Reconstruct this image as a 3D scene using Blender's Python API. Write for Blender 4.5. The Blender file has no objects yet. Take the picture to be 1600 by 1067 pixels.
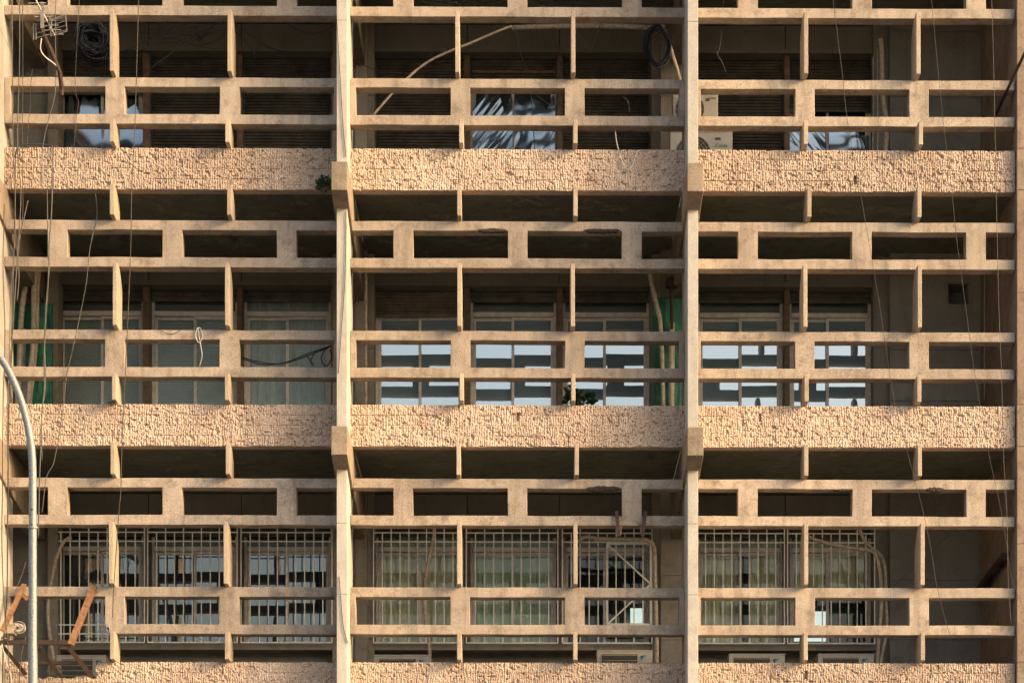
import bpy, bmesh, math, random
import numpy as np
from mathutils import Vector, Matrix

# ------------------------------------------------------------------ camera, sky, sun, exposure
scene = bpy.context.scene
COL = scene.collection
F_PX, CX, YAW, ROLL, SX, YH, D = 3832.3, 0.05, 0.009454, 0.000315, 850.87, 1696.3, 32.0
cam_d = bpy.data.cameras.new("camera")
cam = bpy.data.objects.new("camera", cam_d)
COL.objects.link(cam)
cam_d.sensor_width = 36.0
cam_d.lens = F_PX / 1600.0 * 36.0
cam_d.shift_x = (800.0 - SX) / 1600.0
cam_d.shift_y = (YH - 533.5) / 1600.0
cam_d.clip_end = 3000.0
cam.location = (CX, -D, 0.0)
cam.rotation_euler = (math.radians(90), 0.0, -YAW)
cam.rotation_mode = 'XYZ'
scene.camera = cam

SUN_AZ, SUN_EL = math.radians(66.5), math.radians(21.5)      # azimuth from the facade normal towards +X
sun_dir = Vector((math.sin(SUN_AZ) * math.cos(SUN_EL), -math.cos(SUN_AZ) * math.cos(SUN_EL), math.sin(SUN_EL)))
world = bpy.data.worlds.new("World")
scene.world = world
world.use_nodes = True
wn = world.node_tree
bg = wn.nodes["Background"]
sky = wn.nodes.new("ShaderNodeTexSky")
sky.sky_type = 'NISHITA'
sky.sun_disc = False
sky.sun_elevation = SUN_EL
sky.sun_rotation = math.atan2(sun_dir.x, sun_dir.y)
sky.dust_density = 8.0
sky.air_density = 1.3
sky.ozone_density = 1.0
wn.links.new(sky.outputs[0], bg.inputs[0])
bg.inputs[1].default_value = 0.15
sun_d = bpy.data.lights.new("sun", 'SUN')
sun_d.energy = 0.72
sun_d.angle = math.radians(0.6)
sun_d.color = (1.0, 0.66, 0.30)
sun = bpy.data.objects.new("sun", sun_d)
COL.objects.link(sun)
sun.rotation_euler = sun_dir.to_track_quat('Z', 'Y').to_euler()
sun.location = (30, -30, 40)
scene.view_settings.view_transform = 'Standard'
scene.view_settings.look = 'None'
scene.view_settings.gamma = 1.0
scene.view_settings.use_curve_mapping = False
scene.view_settings.exposure = 1.76
scene.render.engine = 'CYCLES'
scene.cycles.max_bounces = 8
scene.cycles.diffuse_bounces = 4
scene.cycles.glossy_bounces = 4
scene.cycles.transparent_max_bounces = 12
scene.cycles.use_denoising = True

rng = random.Random(7)

# ------------------------------------------------------------------ survey helper: where a sight line meets the vertical plane Y
def at(x, y, Y=0.0):
    u, v = x - SX, YH - y
    cr, sr = math.cos(ROLL), math.sin(ROLL)
    u, v = u * cr - v * sr, u * sr + v * cr
    a = u / F_PX
    c, s = math.cos(YAW), math.sin(YAW)
    dy = Y + D
    dx = dy * (a * c + s) / (c - a * s)
    fw = dx * s + dy * c
    return Vector((dx + CX, Y, v / F_PX * fw))
def X_(x, Y=0.0, y=533): return at(x, y, Y).x
def Z_(y, Y=0.0, x=800): return at(x, y, Y).z

# ------------------------------------------------------------------ materials
def new_mat(name):
    m = bpy.data.materials.new(name)
    m.use_nodes = True
    nt = m.node_tree
    b = nt.nodes["Principled BSDF"]
    return m, nt, b
def node(nt, t, **kw):
    n = nt.nodes.new(t)
    for k, v in kw.items(): setattr(n, k, v)
    return n
def noise(nt, vec, scale, detail=4.0, rough=0.6):
    n = node(nt, "ShaderNodeTexNoise")
    n.inputs["Scale"].default_value = scale
    n.inputs["Detail"].default_value = detail
    n.inputs["Roughness"].default_value = rough
    nt.links.new(vec, n.inputs["Vector"])
    return n.outputs["Fac"]
def ramp(nt, fac, stops):
    r = node(nt, "ShaderNodeValToRGB")
    el = r.color_ramp.elements
    while len(el) < len(stops): el.new(0.5)
    for e, (p, c) in zip(el, stops):
        e.position = p
        e.color = (*c, 1) if not isinstance(c, float) else (c, c, c, 1)
    nt.links.new(fac, r.inputs[0])
    return r.outputs[0]
def mixc(nt, fac, a, b, mode='MIX'):
    m = node(nt, "ShaderNodeMix", data_type='RGBA', blend_type=mode)
    for sock, val in ((m.inputs[0], fac), (m.inputs[6], a), (m.inputs[7], b)):
        if hasattr(val, "links") or hasattr(val, "is_linked"): nt.links.new(val, sock)
        elif isinstance(val, (int, float)): sock.default_value = val
        else: sock.default_value = (*val, 1)
    return m.outputs[2]
def world_vec(nt, scale=(1, 1, 1), offset=True):
    tc = node(nt, "ShaderNodeTexCoord")
    mp = node(nt, "ShaderNodeMapping")
    mp.inputs["Scale"].default_value = scale
    nt.links.new(tc.outputs["Object"], mp.inputs["Vector"])
    if offset:
        oi = node(nt, "ShaderNodeObjectInfo")
        ml = node(nt, "ShaderNodeMath", operation='MULTIPLY')
        ml.inputs[1].default_value = 37.0
        nt.links.new(oi.outputs["Random"], ml.inputs[0])
        nt.links.new(ml.outputs[0], mp.inputs["Location"])
    return mp.outputs[0]
def concrete(name, base, stain, grain=0.30, stain_amt=0.55, streak_amt=0.5, bump=0.5, fine=85.0, dark_spots=0.0, offset=True):
    m, nt, b = new_mat(name)
    v = world_vec(nt, offset=offset)
    vs = world_vec(nt, (6.0, 6.0, 0.55), offset=offset)
    big = noise(nt, v, 1.3, 6.0, 0.65)
    col = mixc(nt, ramp(nt, big, [(0.38, 0.0), (0.70, 1.0)]), base, tuple(0.5 * (p + q) for p, q in zip(base, stain)))
    strk = noise(nt, vs, 1.0, 5.0, 0.7)
    f = node(nt, "ShaderNodeMath", operation='MULTIPLY'); f.inputs[1].default_value = streak_amt
    nt.links.new(ramp(nt, strk, [(0.48, 0.0), (0.74, 1.0)]), f.inputs[0])
    col = mixc(nt, f.outputs[0], col, stain)
    patch = noise(nt, v, 4.5, 8.0, 0.75)
    f2 = node(nt, "ShaderNodeMath", operation='MULTIPLY'); f2.inputs[1].default_value = stain_amt
    nt.links.new(ramp(nt, patch, [(0.50, 0.0), (0.66, 1.0)]), f2.inputs[0])
    col = mixc(nt, f2.outputs[0], col, stain)
    fn = noise(nt, v, fine, 3.0, 0.8)
    sp = ramp(nt, fn, [(0.32, 1.0 - grain * 1.6), (0.5, 1.0), (0.70, 1.0 + grain)])
    col = mixc(nt, 1.0, col, sp, 'MULTIPLY')
    oi = node(nt, "ShaderNodeObjectInfo")
    col = mixc(nt, 1.0, col, ramp(nt, oi.outputs["Random"], [(0.0, 0.86), (0.5, 1.0), (1.0, 1.06)]), 'MULTIPLY')
    nt.links.new(col, b.inputs["Base Color"])
    b.inputs["Roughness"].default_value = 0.9
    b.inputs["Specular IOR Level"].default_value = 0.25
    bp = node(nt, "ShaderNodeBump")
    bp.inputs["Strength"].default_value = bump
    bp.inputs["Distance"].default_value = 0.012
    mid = noise(nt, v, 26.0, 4.0, 0.75)
    ad = node(nt, "ShaderNodeMath", operation='ADD')
    nt.links.new(fn, ad.inputs[0]); nt.links.new(mid, ad.inputs[1])
    nt.links.new(ad.outputs[0], bp.inputs["Height"])
    nt.links.new(bp.outputs[0], b.inputs["Normal"])
    return m
def simple(name, col, rough=0.6, metal=0.0, var=0.25, scale=9.0, bump=0.0, spec=0.4):
    m, nt, b = new_mat(name)
    v = world_vec(nt)
    n = noise(nt, v, scale, 5.0, 0.65)
    c = mixc(nt, 1.0, col, ramp(nt, n, [(0.3, 1.0 - var), (0.7, 1.0 + var)]), 'MULTIPLY')
    nt.links.new(c, b.inputs["Base Color"])
    b.inputs["Roughness"].default_value = rough
    b.inputs["Metallic"].default_value = metal
    b.inputs["Specular IOR Level"].default_value = spec
    if bump:
        bp = node(nt, "ShaderNodeBump"); bp.inputs["Strength"].default_value = bump; bp.inputs["Distance"].default_value = 0.01
        nt.links.new(noise(nt, v, scale * 6, 3.0), bp.inputs["Height"]); nt.links.new(bp.outputs[0], b.inputs["Normal"])
    return m
def glass(name, refl, tint, through, rough=0.0, wob=0.0, dust=0.10, dcol=(0.16, 0.18, 0.19)):
    m = bpy.data.materials.new(name); m.use_nodes = True
    nt = m.node_tree; nt.nodes.clear()
    out = node(nt, "ShaderNodeOutputMaterial")
    gl = node(nt, "ShaderNodeBsdfGlossy"); gl.inputs["Color"].default_value = (*tint, 1); gl.inputs["Roughness"].default_value = rough
    tr = node(nt, "ShaderNodeBsdfTransparent"); tr.inputs["Color"].default_value = (*through, 1)
    df = node(nt, "ShaderNodeBsdfDiffuse"); df.inputs["Color"].default_value = (*dcol, 1)
    mx0 = node(nt, "ShaderNodeMixShader"); mx0.inputs[0].default_value = dust      # dust film on the pane
    nt.links.new(tr.outputs[0], mx0.inputs[1]); nt.links.new(df.outputs[0], mx0.inputs[2])
    mx = node(nt, "ShaderNodeMixShader"); mx.inputs[0].default_value = refl
    nt.links.new(mx0.outputs[0], mx.inputs[1]); nt.links.new(gl.outputs[0], mx.inputs[2])
    v = world_vec(nt)
    bp = node(nt, "ShaderNodeBump"); bp.inputs["Strength"].default_value = wob; bp.inputs["Distance"].default_value = 0.01
    nt.links.new(noise(nt, v, 2.2, 2.0), bp.inputs["Height"]); nt.links.new(bp.outputs[0], gl.inputs["Normal"])
    nt.links.new(mx.outputs[0], out.inputs[0])
    return m

M = {}
M['beam'] = concrete("beam_concrete", (0.42, 0.338, 0.268), (0.165, 0.13, 0.10), grain=0.30, stain_amt=0.75, streak_amt=0.75)
M['fin'] = concrete("fin_concrete", (0.43, 0.34, 0.255), (0.24, 0.185, 0.135), grain=0.30, streak_amt=0.7)
M['pillar'] = concrete("pillar_concrete", (0.42, 0.385, 0.345), (0.27, 0.235, 0.20), grain=0.16, stain_amt=0.45, bump=0.3)
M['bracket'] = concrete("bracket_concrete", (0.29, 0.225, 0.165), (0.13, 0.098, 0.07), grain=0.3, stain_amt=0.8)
M['stone'] = concrete("split_stone", (0.52, 0.40, 0.315), (0.34, 0.235, 0.17), grain=0.20, stain_amt=0.6, streak_amt=0.6, bump=0.5, fine=60.0)
def pitted(m):
    nt = m.node_tree; b = nt.nodes["Principled BSDF"]; old = b.inputs["Base Color"].links[0].from_socket
    v = world_vec(nt); n = noise(nt, world_vec(nt, (1, 1, 0.7)), 38.0, 2.0, 0.6); big = noise(nt, v, 1.6, 4.0, 0.6); sm = noise(nt, v, 120.0, 2.0, 0.6)
    mul = node(nt, "ShaderNodeMath", operation='MULTIPLY'); nt.links.new(ramp(nt, n, [(0.60, 0.0), (0.68, 0.8)]), mul.inputs[0]); nt.links.new(ramp(nt, big, [(0.35, 0.35), (0.65, 1.0)]), mul.inputs[1])
    c = mixc(nt, mul.outputs[0], old, (0.13, 0.075, 0.045))
    nt.links.new(mixc(nt, 1.0, c, ramp(nt, sm, [(0.3, 0.72), (0.7, 1.22)]), 'MULTIPLY'), b.inputs["Base Color"])
pitted(M['stone'])
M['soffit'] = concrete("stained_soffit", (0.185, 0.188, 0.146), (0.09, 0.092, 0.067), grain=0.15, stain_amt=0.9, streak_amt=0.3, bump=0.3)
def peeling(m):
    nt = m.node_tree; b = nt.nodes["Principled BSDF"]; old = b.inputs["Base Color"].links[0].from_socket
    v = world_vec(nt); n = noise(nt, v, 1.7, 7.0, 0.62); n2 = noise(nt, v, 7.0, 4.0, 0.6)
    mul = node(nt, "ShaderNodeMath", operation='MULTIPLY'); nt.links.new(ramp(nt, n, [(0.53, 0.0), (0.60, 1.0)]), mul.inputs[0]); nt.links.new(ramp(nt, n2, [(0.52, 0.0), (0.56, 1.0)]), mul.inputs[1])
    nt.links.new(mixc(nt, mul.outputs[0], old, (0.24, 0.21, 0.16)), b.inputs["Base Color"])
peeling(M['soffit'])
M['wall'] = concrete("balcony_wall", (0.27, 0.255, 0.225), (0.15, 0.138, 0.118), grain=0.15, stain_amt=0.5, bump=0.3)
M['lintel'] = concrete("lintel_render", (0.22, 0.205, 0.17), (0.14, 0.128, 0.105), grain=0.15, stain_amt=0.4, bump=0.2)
M['pier'] = concrete("column_render", (0.29, 0.255, 0.21), (0.17, 0.14, 0.11), grain=0.15, stain_amt=0.7, bump=0.3)
M['endwall'] = concrete("end_wall_stone", (0.27, 0.205, 0.155), (0.13, 0.095, 0.068), grain=0.25, stain_amt=0.9)
M['spall'] = simple("spalled_concrete", (0.035, 0.025, 0.017), 0.95, var=0.6, scale=40, bump=0.8)
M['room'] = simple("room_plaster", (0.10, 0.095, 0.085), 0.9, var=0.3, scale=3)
M['alu'] = simple("aluminium_frame", (0.66, 0.61, 0.57), 0.5, 0.0, var=0.2, scale=12)
M['mull'] = simple("brown_timber_post", (0.15, 0.10, 0.07), 0.8, var=0.4, scale=14)
M['redwood'] = simple("red_timber_post", (0.19, 0.115, 0.08), 0.8, var=0.4, scale=14)
M['shutter'] = simple("dark_shutter_slat", (0.085, 0.075, 0.06), 0.6, 0.0, var=0.5, scale=5)
M['shutter2'] = simple("brown_shutter_slat", (0.15, 0.115, 0.09), 0.6, 0.0, var=0.4, scale=5)
M['grille'] = simple("painted_grille", (0.85, 0.82, 0.77), 0.6, var=0.12, scale=10)
M['acwhite'] = simple("ac_enamel", (0.36, 0.33, 0.285), 0.45, var=0.14, scale=6)
M['acdark'] = simple("ac_dark_grille", (0.05, 0.045, 0.035), 0.6, var=0.3, scale=20)
M['cyan'] = simple("cyan_mark", (0.01, 0.24, 0.36), 0.5, var=0.1)
M['navy'] = simple("navy_mark", (0.005, 0.03, 0.09), 0.5, var=0.1)
M['green_ink'] = simple("green_lettering", (0.01, 0.20, 0.09), 0.5, var=0.1)
M['dark_ink'] = simple("dark_lettering", (0.06, 0.04, 0.03), 0.5, var=0.1)
M['pipe'] = simple("pipe_wrap", (0.42, 0.34, 0.26), 0.8, var=0.35, scale=18, bump=0.5)
M['greypipe'] = simple("grey_pipe", (0.30, 0.28, 0.25), 0.6, var=0.3, scale=12)
M['black'] = simple("black_cable", (0.018, 0.018, 0.02), 0.5, var=0.3, scale=20)
M['bluecable'] = simple("blue_black_cable", (0.013, 0.018, 0.028), 0.5, var=0.4, scale=20)
M['greycable'] = simple("grey_cable", (0.07, 0.063, 0.054), 0.6, var=0.4, scale=20)
M['brownwire'] = simple("dark_brown_cable", (0.04, 0.03, 0.022), 0.6, var=0.4, scale=20)
M['whitecable'] = simple("white_cable", (0.48, 0.43, 0.37), 0.5, var=0.2, scale=20)
M['netting'] = simple("green_sheet", (0.014, 0.115, 0.068), 0.6, var=0.6, scale=5, bump=0.3)
M['rust'] = simple("rusty_steel", (0.18, 0.088, 0.04), 0.75, 0.2, var=0.5, scale=16, bump=0.4)
M['darkrust'] = simple("dark_rusty_steel", (0.045, 0.024, 0.016), 0.8, 0.1, var=0.5, scale=16, bump=0.4)
M['antenna'] = simple("antenna_metal", (0.20, 0.18, 0.155), 0.5, 0.4, var=0.2)
M['leaf'] = simple("plant_leaf", (0.022, 0.06, 0.014), 0.5, var=0.5, scale=9)
M['leafdark'] = simple("shrub_leaf", (0.03, 0.05, 0.015), 0.6, var=0.5, scale=9)
M['ground'] = concrete("ground_paving", (0.15, 0.145, 0.135), (0.11, 0.107, 0.10), offset=False)
M['blind'] = simple("blind_slat", (0.62, 0.66, 0.62), 0.7, var=0.15, scale=6)
M['curtain'] = simple("olive_curtain", (0.76, 0.74, 0.52), 0.9, var=0.25, scale=4)
M['curtaingreen'] = simple("pale_green_curtain", (0.62, 0.72, 0.55), 0.9, var=0.25, scale=4)
M['glow'] = simple("glowing_panel_face", (0.82, 0.84, 0.78), 0.7, var=0.05)  # self-lit face of the panels added inside the rooms
M['glow'].node_tree.nodes['Principled BSDF'].inputs['Emission Color'].default_value = (0.80, 0.92, 0.84, 1)
M['glow'].node_tree.nodes['Principled BSDF'].inputs['Emission Strength'].default_value = 0.30
M['lampglass'] = simple("milky_lamp_glass", (0.13, 0.12, 0.095), 0.5, var=0.1)
def galvanised():
    m, nt, b = new_mat("galvanised_steel")
    v = world_vec(nt)
    n = noise(nt, v, 42.0, 4.0, 0.8)
    c = ramp(nt, n, [(0.35, (0.13, 0.13, 0.128)), (0.52, (0.20, 0.197, 0.19)), (0.68, (0.29, 0.285, 0.275))])
    nt.links.new(c, b.inputs["Base Color"])
    b.inputs["Metallic"].default_value = 0.35
    b.inputs["Roughness"].default_value = 0.5
    return m
M['galv'] = galvanised()
M['glass_coat'] = glass("coated_glass", 0.40, (0.93, 0.97, 1.0), (0.10, 0.13, 0.15), wob=0.02, dust=0.75, dcol=(0.26, 0.40, 0.50))
M['glass'] = glass("plain_glass", 0.025, (0.95, 0.98, 1.0), (0.95, 0.97, 0.96), wob=0.03, dust=0.05)
M['glass_mid'] = glass("half_reflective_glass", 0.13, (0.92, 0.96, 1.0), (0.6, 0.63, 0.65), wob=0.03, dust=0.2, dcol=(0.12, 0.15, 0.18))
M['glass_dull'] = glass("dusty_glass", 0.05, (0.9, 0.95, 0.95), (0.88, 0.92, 0.90), rough=0.25, dust=0.16, dcol=(0.30, 0.33, 0.31))
M['film'] = glass("wrinkled_plastic_film", 0.26, (0.85, 0.93, 1.0), (0.45, 0.5, 0.55), rough=0.08, dust=0.3, dcol=(0.10, 0.14, 0.19))

# ------------------------------------------------------------------ object helpers
def link(o, parent=None):
    COL.objects.link(o)
    if parent is not None: o.parent = parent
    return o
def mesh_obj(name, verts, faces, mat, parent=None, smooth=False, bevel=0.0, label=None):
    me = bpy.data.meshes.new(name)
    me.from_pydata([tuple(v) for v in verts], [], [tuple(f) for f in faces])
    me.materials.append(mat if not isinstance(mat, str) else M[mat])
    if smooth: me.polygons.foreach_set("use_smooth", [True] * len(me.polygons))
    me.update()
    o = link(bpy.data.objects.new(name, me), parent)
    if bevel:
        b = o.modifiers.new("edge", 'BEVEL'); b.width = bevel; b.segments = 2; b.limit_method = 'ANGLE'; b.angle_limit = math.radians(40)
        b.harden_normals = False
    if label: o["label"] = label
    return o
def thing(name, label, cat, loc=(0, 0, 0), group=None):
    o = bpy.data.objects.new(name, None); o.empty_display_size = 0.1
    COL.objects.link(o); o.location = loc
    o["label"] = label; o["category"] = cat
    if group: o["group"] = group
    return o
def tag(o, label, cat, group=None):
    o["label"] = label; o["category"] = cat
    if group: o["group"] = group
    return o
class MB:
    def __init__(s, org=(0, 0, 0)): s.v = []; s.f = []; s.o = Vector(org)
    def add(s, vs, fs):
        n = len(s.v); s.v += [Vector(v) - s.o for v in vs]; s.f += [tuple(i + n for i in f) for f in fs]; return s
    def box(s, x0, x1, y0, y1, z0, z1):
        vs = [(x, y, z) for z in (z0, z1) for y in (y0, y1) for x in (x0, x1)]
        return s.add(vs, [(0, 2, 3, 1), (4, 5, 7, 6), (0, 1, 5, 4), (2, 6, 7, 3), (0, 4, 6, 2), (1, 3, 7, 5)])
    def prism_x(s, prof, x0, x1):           # profile of (y, z), counter-clockwise seen from +x
        n = len(prof)
        vs = [(x0, y, z) for y, z in prof] + [(x1, y, z) for y, z in prof]
        fs = [tuple(range(n - 1, -1, -1)), tuple(range(n, 2 * n))] + [(i, (i + 1) % n, n + (i + 1) % n, n + i) for i in range(n)]
        return s.add(vs, fs)
    def bar(s, a, b, w, h=None, up=(0, 0, 1)):
        a, b = Vector(a), Vector(b); h = h or w
        d = (b - a).normalized(); u = Vector(up)
        if abs(d.dot(u)) > 0.95: u = Vector((0, 1, 0))
        r = d.cross(u).normalized(); u = r.cross(d)
        vs = [p + r * (i * w / 2) + u * (j * h / 2) for p in (a, b) for i, j in ((-1, -1), (1, -1), (1, 1), (-1, 1))]
        return s.add(vs, [(3, 2, 1, 0), (4, 5, 6, 7), (0, 1, 5, 4), (1, 2, 6, 5), (2, 3, 7, 6), (3, 0, 4, 7)])
    def tube(s, pts, r, n=6, cap=True):
        pts = [Vector(p) for p in pts]; k = len(pts); rings = []; pu = None
        for i, p in enumerate(pts):
            d = (pts[min(i + 1, k - 1)] - pts[max(i - 1, 0)])
            d = d.normalized() if d.length > 1e-9 else Vector((0, 0, 1))
            if pu is None: pu = Vector((0, 1, 0)) if abs(d.y) < 0.9 else Vector((1, 0, 0))
            a = (pu - d * pu.dot(d)).normalized(); b = d.cross(a); pu = a
            rr = r[i] if isinstance(r, (list, tuple)) else r
            rings.append([p + (a * math.cos(2 * math.pi * j / n) + b * math.sin(2 * math.pi * j / n)) * rr for j in range(n)])
        fs = [(i * n + j, i * n + (j + 1) % n, (i + 1) * n + (j + 1) % n, (i + 1) * n + j) for i in range(k - 1) for j in range(n)]
        if cap: fs += [tuple(range(n - 1, -1, -1)), tuple((k - 1) * n + j for j in range(n))]
        return s.add([q for ring in rings for q in ring], fs)
    def build(s, name, mat, parent=None, **kw): return mesh_obj(name, s.v, s.f, mat, parent, **kw)
def spline(pts, sub=8):
    pts = [Vector(p) for p in pts]
    if len(pts) < 3: return pts
    q = [2 * pts[0] - pts[1]] + pts + [2 * pts[-1] - pts[-2]]; out = []
    for i in range(1, len(q) - 2):
        for t in range(sub):
            t /= sub
            out.append(0.5 * ((2 * q[i]) + (q[i + 1] - q[i - 1]) * t + (2 * q[i - 1] - 5 * q[i] + 4 * q[i + 1] - q[i + 2]) * t * t + (3 * q[i] - q[i - 1] - 3 * q[i + 1] + q[i + 2]) * t ** 3))
    out.append(pts[-1]); return out
def vnoise(x, y, seed=0):
    xi, yi = np.floor(x).astype(np.int64), np.floor(y).astype(np.int64)
    fx, fy = x - xi, y - yi
    fx, fy = fx * fx * (3 - 2 * fx), fy * fy * (3 - 2 * fy)
    def h(a, b):
        n = (a * 374761393 + b * 668265263 + seed * 974634777) & 0x7fffffff
        n = ((n ^ (n >> 13)) * 1274126177) & 0x7fffffff
        return ((n ^ (n >> 16)) & 0xffff) / 65535.0
    return (h(xi, yi) * (1 - fx) + h(xi + 1, yi) * fx) * (1 - fy) + (h(xi, yi + 1) * (1 - fx) + h(xi + 1, yi + 1) * fx) * fy
def cells(name, xs, zs, solid, yf, yb, mat, parent, jit=0.0, jy=0.0, seed=0, front=None, bevel=0.0, smooth=False, label=None, jag=None):
    """a slab in the X-Z plane with openings: grid lines xs, zs, solid[i][k] tells which cells are filled"""
    nx, nz = len(xs), len(zs)
    X, Z = np.meshgrid(xs, zs, indexing='ij')
    dx = (vnoise(X * 3.1, Z * 3.1, seed) - 0.5) * 2 * jit; dz = (vnoise(X * 2.3, Z * 5.1, seed + 5) - 0.5) * 2 * jit
    dy = (vnoise(X * 2.7, Z * 2.7, seed + 9) - 0.5) * 2 * jy
    if jag is not None: jx, jz = jag(X, Z); dx = dx + jx; dz = dz + jz
    Yf = np.full_like(X, yf) + dy + (front if front is not None else 0.0)
    vf = np.stack([X + dx, Yf, Z + dz], -1).reshape(-1, 3); vb = np.stack([X + dx, np.full_like(X, yb), Z + dz], -1).reshape(-1, 3)
    N = nx * nz; idx = lambda i, k: i * nz + k
    F = []
    S = np.zeros((nx + 1, nz + 1), bool); S[1:nx, 1:nz] = solid
    for i in range(nx - 1):
        for k in range(nz - 1):
            if not S[i + 1, k + 1]: continue
            a, b, c, d = idx(i, k), idx(i + 1, k), idx(i + 1, k + 1), idx(i, k + 1)
            F.append((a, b, c, d)); F.append((d + N, c + N, b + N, a + N))
            if not S[i, k + 1]: F.append((a, d, d + N, a + N))
            if not S[i + 2, k + 1]: F.append((c, b, b + N, c + N))
            if not S[i + 1, k]: F.append((b, a, a + N, b + N))
            if not S[i + 1, k + 2]: F.append((d, c, c + N, d + N))
    V = np.concatenate([vf, vb]); used = np.zeros(len(V), bool); fl = np.array(F); used[fl.ravel()] = True
    remap = np.cumsum(used) - 1
    return mesh_obj(name, V[used].tolist(), remap[fl].tolist(), mat, parent, smooth=smooth, bevel=bevel, label=label)
def lines(cuts, step):
    cuts = sorted(set(round(c, 5) for c in cuts)); out = [cuts[0]]
    for a, b in zip(cuts, cuts[1:]):
        n = max(1, int(round((b - a) / step)))
        out += [a + (b - a) * j / n for j in range(1, n + 1)]
    return out
def solid_mask(xs, zs, holes):
    S = np.ones((len(xs) - 1, len(zs) - 1), bool)
    for i in range(len(xs) - 1):
        for k in range(len(zs) - 1):
            mx, mz = (xs[i] + xs[i + 1]) / 2, (zs[k] + zs[k + 1]) / 2
            for (x0, x1, z0, z1) in holes:
                if x0 < mx < x1 and z0 < mz < z1: S[i, k] = False
    return S

# ------------------------------------------------------------------ measured levels (metres above the eye), per storey from the top
A_TOP = [14.605, 11.2738, 7.9185]; A_B1 = [14.48, 11.1486, 7.7947]; A_B2 = [14.0675, 10.792, 7.4385]; A_BOT = [13.94, 10.6644, 7.3111]
B_TOP = [13.132, 9.845, 6.505]; B_B1 = [13.0116, 9.7207, 6.3766]; B_B2 = [12.654, 9.3647, 6.017]; B_BOT = [12.5275, 9.2345, 5.8913]
S_TOP = [12.2148, 8.8788, 5.5253]; S_BOT = [11.6732, 8.3348, 4.975]
SOF = [14.98, S_BOT[0], S_BOT[1]]            # underside of the slab that roofs each storey's balcony
BAY = (-4.5, 0.0, 4.5); HALF = 0.7458        # bay centres, half the fin spacing
PW = 0.0675                                  # half width of a pillar blade
GROUND = -1.65
BX = [(-6.682, -2.25 - PW), (-2.25 + PW, 2.25 - PW), (2.25 + PW, 6.500)]   # clear span of each bay
LB, FP, PQ, BQ = 0.20, 0.20, 0.55, 1.0       # lattice depth, fin projection, pillar projection, bracket projection

# ------------------------------------------------------------------ ground and the building
gm = MB(); gm.add([(-900, -900, GROUND), (900, -900, GROUND), (900, 900, GROUND), (-900, 900, GROUND)], [(0, 1, 2, 3)])
g = gm.build("ground", 'ground'); g["kind"] = 'structure'

bld = thing("apartment_building", "weathered tan concrete apartment block behind a grid of sunshade lattices and stone bands", "building", (0, 0, GROUND))
def P(o):                                    # parent to the building, keeping the world position
    o.parent = bld; o.matrix_parent_inverse = Matrix.Translation(-Vector(bld.location)); return o

# pillars (blades) with control joints
def pillar(xc, w, yfront, label=None):
    m = MB()
    zj = sorted([GROUND, 19.0] + [s - 0.6 for s in (12.0, 8.66, 5.3)] + [Z_(705), Z_(942), Z_(62), Z_(833)])
    for a, b in zip(zj, zj[1:]):
        m.box(xc - w, xc + w, yfront, 0.55, a + 0.003, b - 0.003)
    m.box(xc - w + 0.006, xc + w - 0.006, yfront + 0.006, 0.545, GROUND, 19.0)
    return P(m.build("pillar", 'pillar', bevel=0.006, label=label))
for xc in (-2.25, 2.25): pillar(xc, PW, -PQ)
pillar(-6.75, PW, -PQ)

# brackets that carry the pillars, one per slab and pillar
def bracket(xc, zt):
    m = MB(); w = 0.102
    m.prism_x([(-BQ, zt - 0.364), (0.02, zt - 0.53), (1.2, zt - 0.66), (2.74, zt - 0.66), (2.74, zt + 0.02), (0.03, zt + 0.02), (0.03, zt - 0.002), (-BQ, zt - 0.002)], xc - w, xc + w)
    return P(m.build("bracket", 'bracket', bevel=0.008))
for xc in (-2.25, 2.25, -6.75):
    for zt in (14.98, S_BOT[0], S_BOT[1], S_BOT[2]): bracket(xc, zt)

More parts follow.
